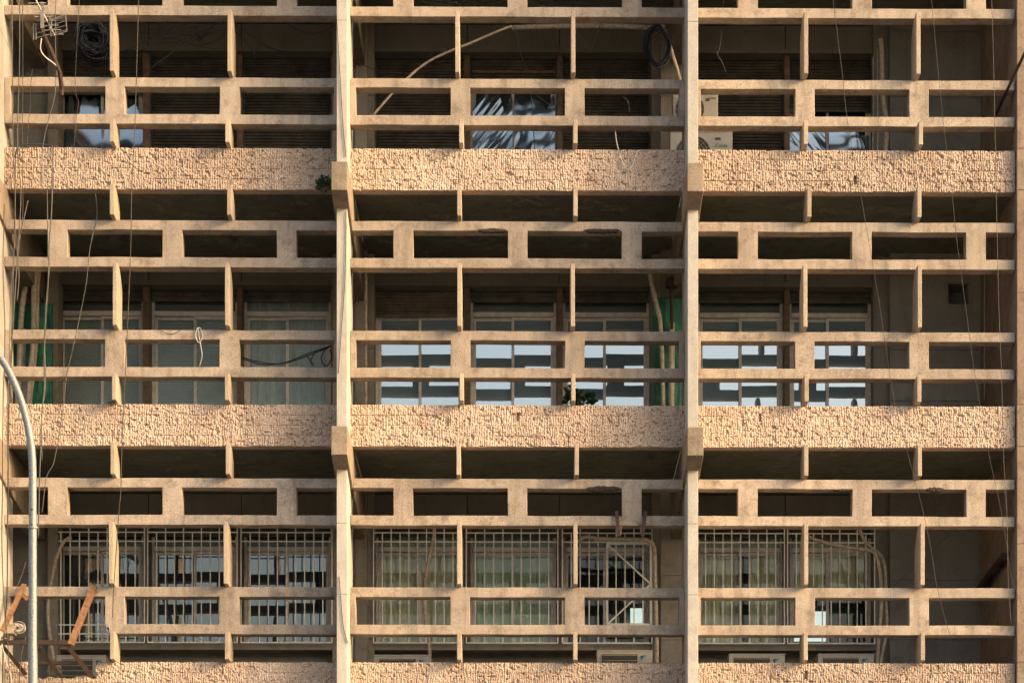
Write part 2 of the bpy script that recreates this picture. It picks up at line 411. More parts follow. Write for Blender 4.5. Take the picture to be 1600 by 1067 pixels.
# split-faced stone bands
def spandrel(j, r, z0, z1):
    x0, x1 = BX[j]
    xs = np.arange(x0, x1 + 1e-6, 0.0085); xs[-1] = x1
    zs = np.linspace(z0, z1, 64)
    X, Z = np.meshgrid(xs, zs, indexing='ij'); sd = 31 * (j + 1) + 7 * r
    zr = (Z - z0)
    row = np.floor(zr / 0.136)
    sh = vnoise(X * 9, Z * 8, sd) * 0.8
    u = X / 0.031 + sh + np.floor(X / 0.21 + row * 0.5) * 0.41
    rib = 0.5 + 0.5 * np.cos(2 * np.pi * u)
    brk = vnoise(X / 0.026, Z / 0.034, sd + 1); brk2 = vnoise(X / 0.075, Z / 0.06, sd + 2); keep = np.clip(vnoise(X / 0.13, Z / 0.10, sd + 6) * 2.4 - 0.5, 0, 1)
    fine = vnoise(X / 0.013, Z / 0.015, sd + 3)
    h = 0.0085 * rib ** 0.8 * (0.55 + 0.45 * keep) + 0.006 * (brk - 0.5) + 0.004 * (brk2 - 0.5) + 0.014 * (fine - 0.5)
    pit = vnoise(X / 0.035 + 9, Z / 0.03, sd + 4); h -= 0.026 * np.clip(pit - 0.72, 0, 1) * 4
    jz = np.abs(((zr / 0.136) % 1.0) - 0.5) * 2; h -= 0.018 * np.clip((jz - 0.90) * 10, 0, 1) * np.clip(vnoise(X * 5, row * 3.1, sd + 8) * 3 - 1.0, 0, 1)
    jx = np.abs((((X + row * 0.11) / 0.22) % 1.0) - 0.5) * 2; h -= 0.014 * np.clip((jx - 0.92) * 14, 0, 1) * np.clip(vnoise(X * 3, row * 2.1, sd + 12) * 3 - 1.2, 0, 1)
    S = np.ones((len(xs) - 1, len(zs) - 1), bool)
    if j == 2 or (j == 1 and r == 1):        # drain slots
        zc = {0: Z_(280), 1: Z_(651), 2: Z_(1053)}[r]; xc = {(2, 0): X_(1337), (1, 1): X_(810), (2, 2): X_(1260), (2, 1): X_(1188)}.get((j, r))
        h = np.where((np.abs(X - xc) < 0.016) & (np.abs(Z - zc) < 0.055), -0.055, h)
    lab = None
    if j == 0 and r == 2:
        a, b = X_(46), X_(156); zc = Z_(1059)
        edge = (vnoise(zs * 14, zs * 0, 3) - 0.5) * 0.10; low = (vnoise(xs * 11, xs * 0, 4) - 0.5) * 0.05
        mz = 0.5 * (zs[:-1] + zs[1:]); mx = 0.5 * (xs[:-1] + xs[1:])
        S[(mx[:, None] > a) & (mx[:, None] < b + edge[None, :-1] + 0.35 * (mz[None, :] - z1)) & (mz[None, :] > zc + low[:-1, None])] = False
        lab = "split stone band broken open by a large notch behind the rusty frame"
    o = cells("spandrel_panel", xs, zs, S, 0.0, 0.16, 'stone', None, front=-h, label=lab)
    return P(o)
for j in range(3):
    for r in range(3): spandrel(j, r, S_BOT[r], S_TOP[r])

# slabs / soffits
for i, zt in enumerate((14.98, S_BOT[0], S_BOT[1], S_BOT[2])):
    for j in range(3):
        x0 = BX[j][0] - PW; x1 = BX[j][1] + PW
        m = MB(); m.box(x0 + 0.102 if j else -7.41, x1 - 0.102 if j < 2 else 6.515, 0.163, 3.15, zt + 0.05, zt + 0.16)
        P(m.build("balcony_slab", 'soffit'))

# lattice screens
PA = 0.128                                   # half width of a post
def lattice(j, r, kind):
    x0, x1 = BX[j]; c = BAY[j]
    if kind == 'A': t, b1, b2, b = A_TOP[r], A_B1[r], A_B2[r], A_BOT[r]; posts = [c - 2 * HALF, c, c + 2 * HALF]
    else: t, b1, b2, b = B_TOP[r], B_B1[r], B_B2[r], B_BOT[r]; posts = [c - HALF, c + HALF]
    edges = []
    for p in posts: edges += [p - PA, p + PA]
    lo, hi = x0, x1
    if kind == 'B':
        lo = x0 + 0.075
        hi = x1 - 0.07 if j < 2 else x1
    ex = [lo] + edges + [hi]
    holes = [(ex[k], ex[k + 1], b2, b1) for k in range(0, len(ex), 2)]
    xs = lines([x0, x1] + ex, 0.10); zs = [b, b2, b1, t]
    zs = [b, (b + b2) / 2, b2, b2 + (b1 - b2) / 3, b2 + 2 * (b1 - b2) / 3, b1, (b1 + t) / 2, t]
    lab = None; jag = None
    if kind == 'B' and r == 2 and j == 0:    # snapped lower rail
        a, bb = X_(21), X_(166)
        xs = lines([x0, x1, a, bb] + ex, 0.04); zs = lines(zs, 0.025)
        holes.append((a, bb, b - 1, b2 + 0.001)); lab = "lattice screen with its lower rail snapped off at the left"
        holes.append((bb - 0.001, bb + 0.06, b - 1, b + 0.05))
        holes.append((bb - 0.03, bb + 0.025, b - 1, b2 - 0.04))
    S = solid_mask(xs, zs, holes)
    return P(cells("lattice_screen", np.array(xs), np.array(zs), S, 0.0, LB, 'beam', None, jit=0.0045, jy=0.002, seed=j * 10 + r * 3 + ord(kind), bevel=0.006, label=lab))
for j in range(3):
    for r in range(3):
        lattice(j, r, 'A'); lattice(j, r, 'B')

# sunshade fins: one of each kind, then copies
def fin_mesh(z0, z1, curve):
    c = min(0.30, (z1 - z0) * 0.55) if curve else 0.05
    prof = [(-FP, z0 + 0.002), (0.255, z0 + 0.002), (0.26, z1 - c)]
    if curve: prof += [(0.23, z1 - c * 0.66), (0.16, z1 - c * 0.38), (0.08, z1 - c * 0.15), (0.0, z1 - 0.004)]
    else: prof += [(0.26, z1 - 0.004)]
    prof += [(-FP, z1 - 0.004)]
    m = MB(); m.prism_x(prof, -0.027, 0.027)
    return m
fin_rows = []
for r in range(3):
    fin_rows.append((A_TOP[r], SOF[r], True)); fin_rows.append((B_TOP[r], A_BOT[r], True)); fin_rows.append((S_TOP[r], B_BOT[r], False))
for (z0, z1, cv) in fin_rows:
    proto = None
    for j in range(3):
        for s in (-1, 1):
            if proto is None:
                o = proto = P(fin_mesh(z0, z1, cv).build("sunshade_fin", 'fin', bevel=0.005))
            else:
                o = proto.copy(); COL.objects.link(o)
            o.location = (BAY[j] + s * HALF + rng.uniform(-0.004, 0.004), 0, 0)
            o.rotation_euler = (0, rng.uniform(-0.003, 0.003), rng.uniform(-0.012, 0.012))

# ------------------------------------------------------------------ back wall, windows
YW, YG = 2.75, 3.05                          # face of the lintels, plane of the glazing
UN = [[(92, 227, 161), (238, 373, 306), (382, 519, 450)], [(587, 726, 657), (735, 870, 802), (879, 1015, 945)], [(1089, 1223, 1157), (1232, 1361, 1293)]]
SILL = [12.940, 9.604, 6.251]
HEAD = [14.63, 11.327, 7.985]
TRAN = [14.31, 10.972, 7.624]
FLOOR = [S_BOT[r] + 0.16 for r in range(3)]
for r in range(3):
    for j in range(3):
        bx0, bx1 = (BX[j][0] - 0.72 if j == 0 else BAY[j] - 2.25), (BAY[j] + 2.25 if j < 2 else 6.93)
        holes = [(X_(a, YG), X_(b, YG), SILL[r], HEAD[r]) for a, b, _ in UN[j]]
        cuts = [bx0, bx1] + [v for h in holes for v in h[:2]]
        xs = lines(cuts, 1.0); zs = [FLOOR[r] - 0.1, SILL[r], HEAD[r], SOF[r] + 0.045]
        P(cells("back_wall", np.array(xs), np.array(zs), solid_mask(xs, zs, holes), YW + 0.12, YG + 0.14, 'wall', None))
        # lintel band with vertical joints, sill ledge
        m = MB(); xa, xb = X_(UN[j][0][0] - 3, YW), X_(UN[j][-1][1] + 3, YW)
        js = [xa] + [X_((UN[j][k][1] + UN[j][k + 1][0]) / 2, YW) for k in range(len(UN[j]) - 1)] + [xb]
        for a, b in zip(js, js[1:]): m.box(a + 0.006, b - 0.006, YW, YW + 0.118, HEAD[r], SOF[r] + 0.04)
        m.box(xa - 0.02, xb + 0.02, YW - 0.035, YW - 0.001, HEAD[r] - 0.005, HEAD[r] + 0.05)
        P(m.build("lintel", 'lintel'))
        m = MB(); m.box(xa - 0.05, xb + 0.05, YW - 0.16, YW + 0.118, SILL[r] - 0.105, SILL[r] - 0.012)
        P(m.build("window_sill", 'pier', bevel=0.006))
        # posts between the windows
        for k in range(len(UN[j]) - 1):
            a, b = X_(UN[j][k][1], YG), X_(UN[j][k + 1][0], YG)
            m = MB(); m.box(a + 0.004, b - 0.004, YW + 0.06, YW + 0.119, SILL[r] - 0.01, HEAD[r] - 0.004)
            P(m.build("window_post", {(0, 0): 'redwood', (0, 2): 'redwood'}.get((r, j), 'mull'), bevel=0.004))
        # the room behind
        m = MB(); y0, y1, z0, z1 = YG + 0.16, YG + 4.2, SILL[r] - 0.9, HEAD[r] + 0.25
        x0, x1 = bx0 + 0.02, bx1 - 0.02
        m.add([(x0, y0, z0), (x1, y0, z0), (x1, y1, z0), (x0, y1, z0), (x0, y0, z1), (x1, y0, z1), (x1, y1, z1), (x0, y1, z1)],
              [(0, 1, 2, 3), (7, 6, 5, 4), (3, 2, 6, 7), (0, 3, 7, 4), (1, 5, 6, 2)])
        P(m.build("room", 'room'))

def pane_quad(name, x0, x1, z0, z1, y, mat, parent, tilt=0.0, yawt=0.0):
    m = MB(); t = 0.006
    vs = []
    for yy in (y, y + t):
        for (x, z) in ((x0, z0), (x1, z0), (x1, z1), (x0, z1)):
            vs.append((x, yy + (z - z0) * tilt + (x - x0) * yawt, z))
    m.add(vs, [(0, 1, 2, 3), (7, 6, 5, 4), (0, 4, 5, 1), (1, 5, 6, 2), (2, 6, 7, 3), (3, 7, 4, 0)])
    return m.build(name, mat, parent)
def shutter_mesh(x0, x1, z0, z1, y, pitch=0.043):
    m = MB(); n = max(1, int((z1 - z0) / pitch)); p = (z1 - z0) / n; prof = []
    for i in range(n):
        z = z0 + i * p
        prof += [(y + 0.002, z), (y - 0.010, z + p * 0.10), (y - 0.016, z + p * 0.30), (y - 0.004, z + p * 0.62), (y + 0.012, z + p * 0.70), (y + 0.012, z + p * 0.97)]
    prof += [(y, z1)]
    k = len(prof)
    for i in range(k - 1):
        (ya, za), (yb, zb) = prof[i], prof[i + 1]
        m.add([(x0, ya, za), (x1, ya, za), (x1, yb, zb), (x0, yb, zb)], [(0, 1, 2, 3)])
    m.box(x0, x1, y + 0.014, y + 0.02, z0, z1)
    return m
def window(r, a, b, dv, mat, shut=0.0, shutmat='shutter', label=None, box=True):
    x0, x1, xd = X_(a, YG) + 0.004, X_(b, YG) - 0.004, X_(dv, YG)
    z0, z1, zt = SILL[r] + 0.003, HEAD[r] - 0.004, TRAN[r]
    f = 0.038
    m = MB()
    m.box(x0, x0 + f, YG - 0.05, YG + 0.05, z0, z1); m.box(x1 - f, x1, YG - 0.05, YG + 0.05, z0, z1)
    m.box(x0 + f, x1 - f, YG - 0.05, YG + 0.05, z0, z0 + f); m.box(x0 + f, x1 - f, YG - 0.05, YG + 0.05, z1 - f, z1)
    m.box(x0 + f, x1 - f, YG - 0.07, YG + 0.05, zt - 0.005, zt + 0.06)
    w = P(m.build("window", 'alu', bevel=0.004, label=label))
    zs1 = zt - 0.008
    for k, (p, q, yy) in enumerate(((x0 + f + 0.002, xd + 0.022, YG + 0.012), (xd - 0.022, x1 - f - 0.002, YG - 0.028))):
        s = MB(); g_ = 0.04
        s.box(p, p + g_, yy - 0.014, yy + 0.014, z0 + f + 0.002, zs1); s.box(q - g_, q, yy - 0.014, yy + 0.014, z0 + f + 0.002, zs1)
        s.box(p + g_, q - g_, yy - 0.013, yy + 0.013, z0 + f + 0.002, z0 + f + 0.05); s.box(p + g_, q - g_, yy - 0.013, yy + 0.013, zs1 - 0.04, zs1)
        s.build("sash", 'alu', w, bevel=0.003)
        pane_quad("pane", p + g_, q - g_, z0 + f + 0.05, zs1 - 0.04, yy, mat, w, rng.uniform(-0.004, 0.004), rng.uniform(-0.004, 0.004))
    pane_quad("pane", x0 + f, x1 - f, zt + 0.062, z1 - f, YG + 0.005, 'glass_dull', w)
    if box:
        zb = z1 - (z1 - z0) * shut if shut else z1 - 0.13
        sm = shutter_mesh(x0 + 0.012, x1 - 0.012, zb, z1 - 0.01, YG - 0.10)
        if shut < 0.9: sm.box(x0 + 0.01, x1 - 0.01, YG - 0.118, YG - 0.088, zb - 0.035, zb - 0.002)
        sm.build("roller_shutter", shutmat, w)
    return w
wins = {}
spec = {
    (0, 0, 0): ('glass_mid', 0.30, "window with a half drawn shutter and blue plastic behind the lattice"), (0, 0, 1): ('glass', 1.0, None), (0, 0, 2): ('glass', 1.0, "window closed by a dented and torn roller shutter"),
    (0, 1, 0): ('glass', 1.0, None), (0, 1, 1): ('glass_mid', 0.235, "window whose shutter stops above bright crumpled film"), (0, 1, 2): ('glass', 1.0, None),
    (0, 2, 0): ('glass', 1.0, None), (0, 2, 1): ('glass_mid', 0.42, "window half closed by its dark shutter"),
    (1, 0, 0): ('glass_dull', 0, None), (1, 0, 1): ('glass_dull', 0, None), (1, 0, 2): ('glass_dull', 0, None),
    (1, 1, 0): ('glass_coat', 0.20, "reflective window with its brown shutter partly lowered"), (1, 1, 1): ('glass_coat', 0, None), (1, 1, 2): ('glass_coat', 0, None),
    (1, 2, 0): ('glass_coat', 0, None), (1, 2, 1): ('glass_coat', 0, None),
    (2, 0, 0): ('glass_mid', 0, None), (2, 0, 1): ('glass_mid', 0, None), (2, 0, 2): ('glass_mid', 0, None),
    (2, 1, 0): ('glass', 0, None), (2, 1, 1): ('glass', 0, None), (2, 1, 2): ('glass', 0, None), (2, 2, 0): ('glass', 0, None), (2, 2, 1): ('glass', 0, None),
}
for (r, j, k), (mt, sh, lb) in spec.items():
    a, b, dv = UN[j][k]
    wins[(r, j, k)] = window(r, a, b, dv, mt, sh, 'shutter2' if (r, j, k) == (1, 1, 0) else 'shutter', lb)
# red bottom rail of the half open shutter
m = MB(); a, b = X_(738, YG), X_(868, YG); zz = Z_(118, YG)
m.box(a, b, YG - 0.135, YG - 0.119, zz - 0.025, zz + 0.02)
m.build("bottom_rail", 'redwood', wins[(0, 1, 1)])
wins[(0, 1, 1)].children[-1].matrix_parent_inverse = Matrix.Identity(4)

# piers between bays and the blank wall at the right
def pier(px0, px1, y, r, mat='pier', joints=(), holes=(), label=None):
    x0, x1 = X_(px0, y), X_(px1, y)
    z0, z1 = FLOOR[r] + 0.002, SOF[r] + 0.044
    zs = sorted([z0, z1] + [v for zc in joints for v in (zc - 0.008, zc + 0.008)] + [v for h in holes for v in h[2:]])
    xs = sorted([x0, x1] + [v for h in holes for v in h[:2]])
    zs = list(zs); xs = list(xs)
    X, Z = np.meshgrid(xs, zs, indexing='ij')
    S = solid_mask(xs, zs, holes)
    m = MB()
    for i in range(len(xs) - 1):
        for k in range(len(zs) - 1):
            if not S[i, k]: continue
            jn = any(abs((zs[k] + zs[k + 1]) / 2 - zc) < 0.008 for zc in joints)
            m.box(xs[i], xs[i + 1], y + (0.015 if jn else 0.0), YW + 0.118, zs[k], zs[k + 1])
    return P(m.build("wall_pier", mat, label=label))
for r in range(3):
    dz = (0, -402, 0)
    jy = {0: (150,), 1: (545,), 2: (898, 999)}[r]
    pier(-20, 90, 2.60, r, 'wall', [Z_(v, 2.60) for v in jy])
    pier(75, 91, 2.48, r, 'pier')
    pier(520, 585, 2.56, r, 'pier', [Z_(v, 2.54) for v in jy])
    pier(555, 574, 2.44, r, 'pier')
    pier(1019, 1087, 2.54, r, 'pier', [Z_(v, 2.54) for v in jy])
    pier(1033, 1085, 2.38, r, 'pier', [Z_(v, 2.38) for v in jy])
    jr = {0: (47, 150), 1: (545, 625), 2: (905, 998)}[r]
    hol = []
    if r == 1: hol = [(X_(1482, 2.48), X_(1514, 2.48), Z_(473, 2.48), Z_(441, 2.48))]
    pier(1365, 1391, 2.64, r, 'wall')
    pier(1391, 1640, 2.48, r, 'wall', [Z_(v, 2.48) for v in jr], hol, label="blank balcony wall with a square vent hole" if hol else None)
# right end wall, added light-blocking wall at the left, outer walls
m = MB()
for a, b in zip([GROUND] + sorted([S_TOP[0], S_BOT[0], S_TOP[1], S_BOT[1], S_TOP[2], S_BOT[2], Z_(458), Z_(850), Z_(105)]), sorted([S_TOP[0], S_BOT[0], S_TOP[1], S_BOT[1], S_TOP[2], S_BOT[2], Z_(458), Z_(850), Z_(105)]) + [19.0]):
    m.box(6.512, 8.6, -0.085, 0.9, a + 0.004, b - 0.004)
m.box(6.516, 8.59, -0.075, 7.69, GROUND, 19.0)
P(m.build("end_wall", 'endwall', bevel=0.006, label="brown stone end wall with panel joints"))
m = MB(); m.box(-7.9, -7.42, 0.6, 7.69, GROUND, 19.0); P(m.build("light_block_wall", 'wall'))  # unseen wall, added to keep light out at the left end
m = MB(); m.box(-6.82, 6.51, 0.2, 2.9, GROUND, S_BOT[2] - 0.02); P(m.build("lower_wall", 'wall'))
m = MB(); m.box(-7.4, 8.6, 7.7, 8.0, GROUND, 19.0); P(m.build("rear_wall", 'wall'))
m = MB(); m.box(-6.68, 6.5, 0.0, 7.0, 15.20, 19.0); P(m.build("upper_wall", 'wall'))

# security grilles of the lowest storey
YGR = 2.52
def grille(a, b, extra=(), gate=None, label=None):
    x0, x1 = X_(a, YGR), X_(b, YGR); m = MB()
    z0, zr2, zr1, ztop = Z_(1004, YGR), Z_(846.5, YGR), Z_(832.5, YGR), Z_(818, YGR)
    n = max(2, int(round((x1 - x0) / 0.128))); bw = 0.0155
    for z in (z0, zr2, zr1) + tuple(Z_(e, YGR) for e in extra): m.box(x0, x1, YGR - 0.012, YGR + 0.004, z - bw / 2, z + bw / 2)
    for i in range(n + 1):
        x = x0 + (x1 - x0) * i / n
        full = i % 2 == 0
        zlo = z0 if full else z0 + (0.115 if not extra else 0.0)
        m.box(x - bw / 2, x + bw / 2, YGR - 0.004, YGR + 0.012, zlo, ztop if full else zr1)
    if ztop: m.box(x0, x1, YGR - 0.0125, YGR + 0.0045, ztop - 0.01, ztop + 0.01)
    gg = P(m.build("security_grille", 'grille', label=label))
    if gate:
        q = MB(); yy = YGR - 0.03
        pa, pb, pc = at(*gate[0], yy), at(*gate[1], yy), at(*gate[2], yy)
        q.bar(pa, pb, 0.022, 0.012, (0, 1, 0)); q.bar(pb, pc, 0.022, 0.012, (0, 1, 0))
        c = [at(*p, yy + 0.005) for p in gate[3]]
        for u, v in zip(c, c[1:] + c[:1]): q.bar(u, v, 0.03, 0.016, (0, 1, 0))
        q.build("gate_frame", 'grille', gg)
    return gg
grille(81, 226, (977, 991)); grille(231, 371); grille(377, 519)
grille(584, 722); grille(729, 872); grille(879, 1019, gate=((949, 850), (1017, 912), (949, 975), [(949, 849), (1017, 849), (1017, 975), (949, 975)]), label="security grille with a braced escape gate")
grille(1089, 1226); grille(1231, 1367)

# spalled edges of the lattice
for (a, b, y0, y1) in ((746, 792, 356.5, 363), (911, 971, 357, 364), (916, 971, 758, 768), (1303, 1331, 763.5, 768), (1447, 1476, 761, 768)):
    m = MB(); n = 14
    top = []; bot = []
    for i in range(n + 1):
        x = a + (b - a) * i / n; e = math.sin(math.pi * i / n) ** 0.5
        top.append((x, (y0 + y1) / 2 - (y1 - y0) / 2 * e * rng.uniform(0.6, 1.1))); bot.append((x, (y0 + y1) / 2 + (y1 - y0) / 2 * e * rng.uniform(0.5, 1.2)))
    vs = []
    for i in range(n + 1):
        yy = -0.006 - rng.uniform(0, 0.012) * math.sin(math.pi * i / n)
        t_, b_ = at(*top[i], 0), at(*bot[i], 0); mid = (t_ + b_) / 2
        vs += [(t_.x, -0.003, t_.z), (mid.x, yy, mid.z), (b_.x, yy * 0.7, b_.z), (b_.x, 0.05, b_.z)]
    fs = [(i * 4 + k, i * 4 + k + 1, i * 4 + k + 5, i * 4 + k + 4) for i in range(n) for k in range(3)]
    m.add(vs, fs); P(m.build("spalled_edge", 'spall'))

# ------------------------------------------------------------------ curtains and blinds behind the glass
def curtain(r, a, b, mat, label, z0=None, z1=None, y=YG + 0.085, gap=None, group="curtains behind the barred windows"):
    x0, x1 = X_(a, y), X_(b, y); n = int((x1 - x0) / 0.012); m = MB()
    z0 = SILL[r] - 0.3 if z0 is None else z0; z1 = HEAD[r] - 0.02 if z1 is None else z1
    for i in range(n + 1):
        x = x0 + (x1 - x0) * i / n
        d = 0.03 * math.sin(i * 0.62 + 1.3 * math.sin(i * 0.11)) + 0.012 * math.sin(i * 1.7)
        m.v += [Vector((x, y + d, z0)), Vector((x, y + d * 0.8, (z0 + z1) / 2)), Vector((x, y + d * 0.6, z1))]
    m.f += [(i * 3 + k, (i + 1) * 3 + k, (i + 1) * 3 + k + 1, i * 3 + k + 1) for i in range(n) for k in range(2)]
    return tag(m.build("curtain", mat, smooth=True), label, "curtain", group)
curtain(2, 590, 724, 'curtain', "brown curtain behind the bars next to the cracked middle column")
curtain(2, 737, 868, 'curtaingreen', "pale green curtain behind the bars of the central lower window")
curtain(2, 1095, 1158, 'curtain', "olive curtain half beside the right pillar behind bars")
curtain(2, 1172, 1222, 'curtain', "narrow olive curtain drawn to the white window post")
curtain(2, 1234, 1358, 'curtain', "olive curtain hanging short above an added glowing panel", z0=Z_(935, YG), y=YG + 0.10)
def blind(a, b, mat, label, z0):
    y = YG + 0.06; x0, x1 = X_(a, y), X_(b, y); m = MB(); z = z0; z1 = TRAN[1] + 0.0
    while z < z1:
        m.add([(x0, y - 0.012, z), (x1, y - 0.012, z), (x1, y + 0.008, z + 0.026), (x0, y + 0.008, z + 0.026)], [(0, 1, 2, 3)]); z += 0.030
    return tag(m.build("window_blind", mat), label, "blind", "blinds behind the dusty windows")
blind(97, 224, 'blind', "slatted blind behind the dusty window by the green sheet", SILL[1])
blind(242, 369, 'blind', "slatted blind behind the dusty window crossed by a white cable loop", SILL[1])
curtain(1, 386, 515, 'blind', "plain grey curtain behind the dusty window with sagging black cables", group=None)
YR = YG + 4.0                              # glowing panels added deep in the rooms for bright spots in the panes
for (x0, x1, y0, y1, lab) in ((1228, 1292, 955, 1002, "added glowing panel seen through the right barred room"), (985, 1013, 950, 985, "added glowing panel seen behind the braced gate"), (878, 890, 846, 862, "small added glowing panel left of the second middle fin, upper"), (878, 890, 873, 881, "small added glowing panel left of the second middle fin, lower")):
    p, q = at(x0, y1, YR), at(x1, y0, YR); m = MB(); m.box(p.x, q.x, YR, YR + 0.03, p.z, q.z); o = m.build("glow_panel", 'glow')
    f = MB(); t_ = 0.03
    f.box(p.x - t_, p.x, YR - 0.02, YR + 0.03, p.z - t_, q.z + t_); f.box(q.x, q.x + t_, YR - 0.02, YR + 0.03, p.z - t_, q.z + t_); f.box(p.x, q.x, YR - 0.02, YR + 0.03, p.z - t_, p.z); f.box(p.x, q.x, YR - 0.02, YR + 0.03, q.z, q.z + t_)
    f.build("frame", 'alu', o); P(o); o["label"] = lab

# crumpled plastic film hung over top storey windows
def film(px0, px1, py0, py1, label, seed, amp=0.035, top=0.3, sx=9.0, sz=4.0, slant=0.8):
    y = YG - 0.09; a, b = at(px0, py1, y), at(px1, py0, y)
    nx, nz = 70, 50; X, Z = np.meshgrid(np.linspace(a.x, b.x, nx), np.linspace(a.z, b.z, nz), indexing='ij')
    u = (X - a.x); w = (Z - a.z)
    d = (vnoise((u - slant * w) * sx, w * sz, seed) - 0.5) + 0.5 * (vnoise((u - slant * w) * sx * 2.1, w * sz * 1.7, seed + 1) - 0.5)
    hgt = (b.z - a.z)
    T = np.clip((b.z - top * hgt * vnoise(u * 11 + seed, u * 0, seed + 3) - Z) / 0.02, 0, 1)
    keep = T[:-1, :-1] > 0.5
    V = np.stack([X, y + d * amp, Z], -1).reshape(-1, 3).tolist()
    F_ = [(i * nz + k, (i + 1) * nz + k, (i + 1) * nz + k + 1, i * nz + k + 1) for i in range(nx - 1) for k in range(nz - 1) if keep[i, k]]
    o = mesh_obj("plastic_film", V, F_, 'film', None, smooth=True)
    return tag(o, label, "plastic film", "plastic film over the top windows")
film(100, 226, 135, 262, "blue crumpled plastic film over the top window beside the antenna", 3, 0.02, 0.7, 2.6, 1.4, 0.2)
film(739, 801, 140, 262, "streaky slanted plastic film on the left sash under the red shutter rail", 11, 0.011, 0.4, 8, 0.8, 0.75)
film(804, 868, 140, 262, "smooth plastic film with a wavy top on the right sash under the red shutter rail", 17, 0.006, 0.35, 5, 3, 0.2)
film(1234, 1290, 204, 262, "slanted shiny plastic film beside the red timber post", 23, 0.011, 0.3, 7, 0.8, -0.9)
film(1296, 1358, 204, 262, "broad shiny plastic film in the top right window", 29, 0.005, 0.15, 2.5, 4, 0.0)

# ------------------------------------------------------------------ air conditioners
def ac_unit(px0, px1, ptop, y, depth, height, kind, label, zbot=None, text=None):
    a, b = at(px0, ptop, y), at(px1, ptop, y)
    w = b.x - a.x; zt = a.z; z0 = zt - height; xc = (a.x + b.x) / 2
    t = thing("air_conditioner", label, "air conditioner", (xc, y, z0), "outdoor air conditioner units")
    m = MB(); m.box(-w / 2, w / 2, 0, depth, 0, height)
    m.box(-w / 2 - 0.004, w / 2 + 0.004, -0.006, depth + 0.004, height - 0.022, height + 0.004)
    m.build("casing", 'acwhite', t, bevel=0.008)
    gx0, gx1 = -w / 2 + 0.075, w / 2 - w * 0.27
    if kind == 'slot':
        q = MB(); q.box(gx0, gx1, -0.012, 0.01, 0.06, height - 0.055); q.build("grille_recess", 'acdark', t)
        q = MB()
        for k in range(9):
            z = 0.08 + (height - 0.15) * k / 8; q.box(gx0 + 0.005, gx1 - 0.005, -0.02, -0.013, z - 0.0035, z + 0.0035)
        q.box(gx1 + 0.001, gx1 + 0.016, -0.018, 0.004, 0.05, height - 0.05)
        q.build("grille", 'acwhite', t)
        lx = gx1 + 0.05; lz = height - 0.14; s = 0.085
        q = MB(); q.add([(lx, -0.004, lz), (lx, -0.004, lz + s * 0.8), (lx + s * 1.05, -0.004, lz + s * 0.95), (lx, 0.002, lz), (lx, 0.002, lz + s * 0.8), (lx + s * 1.05, 0.002, lz + s * 0.95)], [(0, 2, 1), (3, 4, 5), (0, 1, 4, 3), (1, 2, 5, 4), (2, 0, 3, 5)])
        q.build("logo", 'cyan', t)
        q = MB(); q.add([(lx, -0.0065, lz + s * 0.3), (lx, -0.0065, lz + s * 0.8), (lx + s * 0.45, -0.0065, lz + s * 0.84), (lx, -0.004, lz + s * 0.3), (lx, -0.004, lz + s * 0.8), (lx + s * 0.45, -0.004, lz + s * 0.84)], [(0, 2, 1), (3, 4, 5), (0, 1, 4, 3), (1, 2, 5, 4), (2, 0, 3, 5)])
        q.build("logo", 'navy', t)
    else:
        cx, cz, R = -w * 0.13, (height - 0.30 if height > 0.6 else height * 0.5), min(0.235, height * 0.43)
        q = MB(); n = 36
        ring = [(cx + R * math.cos(2 * math.pi * i / n), cz + R * math.sin(2 * math.pi * i / n)) for i in range(n)]
        q.add([(x, -0.008, z) for x, z in ring] + [(x, 0.004, z) for x, z in ring], [tuple(range(n - 1, -1, -1))[::-1]] + [(i, n + i, n + (i + 1) % n, (i + 1) % n) for i in range(n)])
        q.build("fan_recess", 'acdark', t)
        q = MB()
        for rr in (1.0, 0.82, 0.64, 0.46, 0.28):
            q.tube([(cx + R * rr * math.cos(2 * math.pi * i / n), -0.016, cz + R * rr * math.sin(2 * math.pi * i / n)) for i in range(n + 1)], 0.003, 4, False)
        for k in range(8):
            an = math.pi * k / 8; q.bar((cx - R * math.cos(an), -0.013, cz - R * math.sin(an)), (cx + R * math.cos(an), -0.013, cz + R * math.sin(an)), 0.004)
        q.build("fan_guard", 'greypipe', t)
        if text:
            for (word, tx, tz, size, mt, shear) in text:
                cu = bpy.data.curves.new("lettering", 'FONT'); cu.body = word; cu.size = size; cu.extrude = 0.0015; cu.shear = shear
                tmp = bpy.data.objects.new("lettering_source", cu); COL.objects.link(tmp)
                dg = bpy.context.evaluated_depsgraph_get(); me = bpy.data.meshes.new_from_object(tmp.evaluated_get(dg))
                bpy.data.objects.remove(tmp); me.materials.clear(); me.materials.append(M[mt])
                o = link(bpy.data.objects.new("lettering", me), t); o.rotation_euler = (math.radians(90), 0, 0); o.location = (tx, -0.003, tz)
        q = MB(); q.box(w * 0.22, w * 0.31, -0.006, 0.004, height - 0.115, height - 0.085); q.build("handle_slot", 'dark_ink', t)
    for sx in (-1, 1):
        q = MB(); xx = sx * (w / 2 - 0.14)
        q.box(xx - 0.03, xx + 0.03, -0.01, depth + 0.01, -0.04, -0.001)
        if zbot is not None and z0 - 0.04 - zbot > 0.01: q.box(xx - 0.025, xx + 0.025, 0.02, depth - 0.02, zbot - z0, -0.041)
        q.build("foot", 'greypipe', t)
    return t
fl = FLOOR[2]
ac_unit(88, 166, 1023, 1.75, 0.32, 0.72, 'slot', "air conditioner behind the broken stone band and rusty frame", fl)
ac_unit(584.5, 674, 1022.5, 1.75, 0.32, 0.72, 'slot', "low air conditioner below the brown curtain window, top just showing", fl)
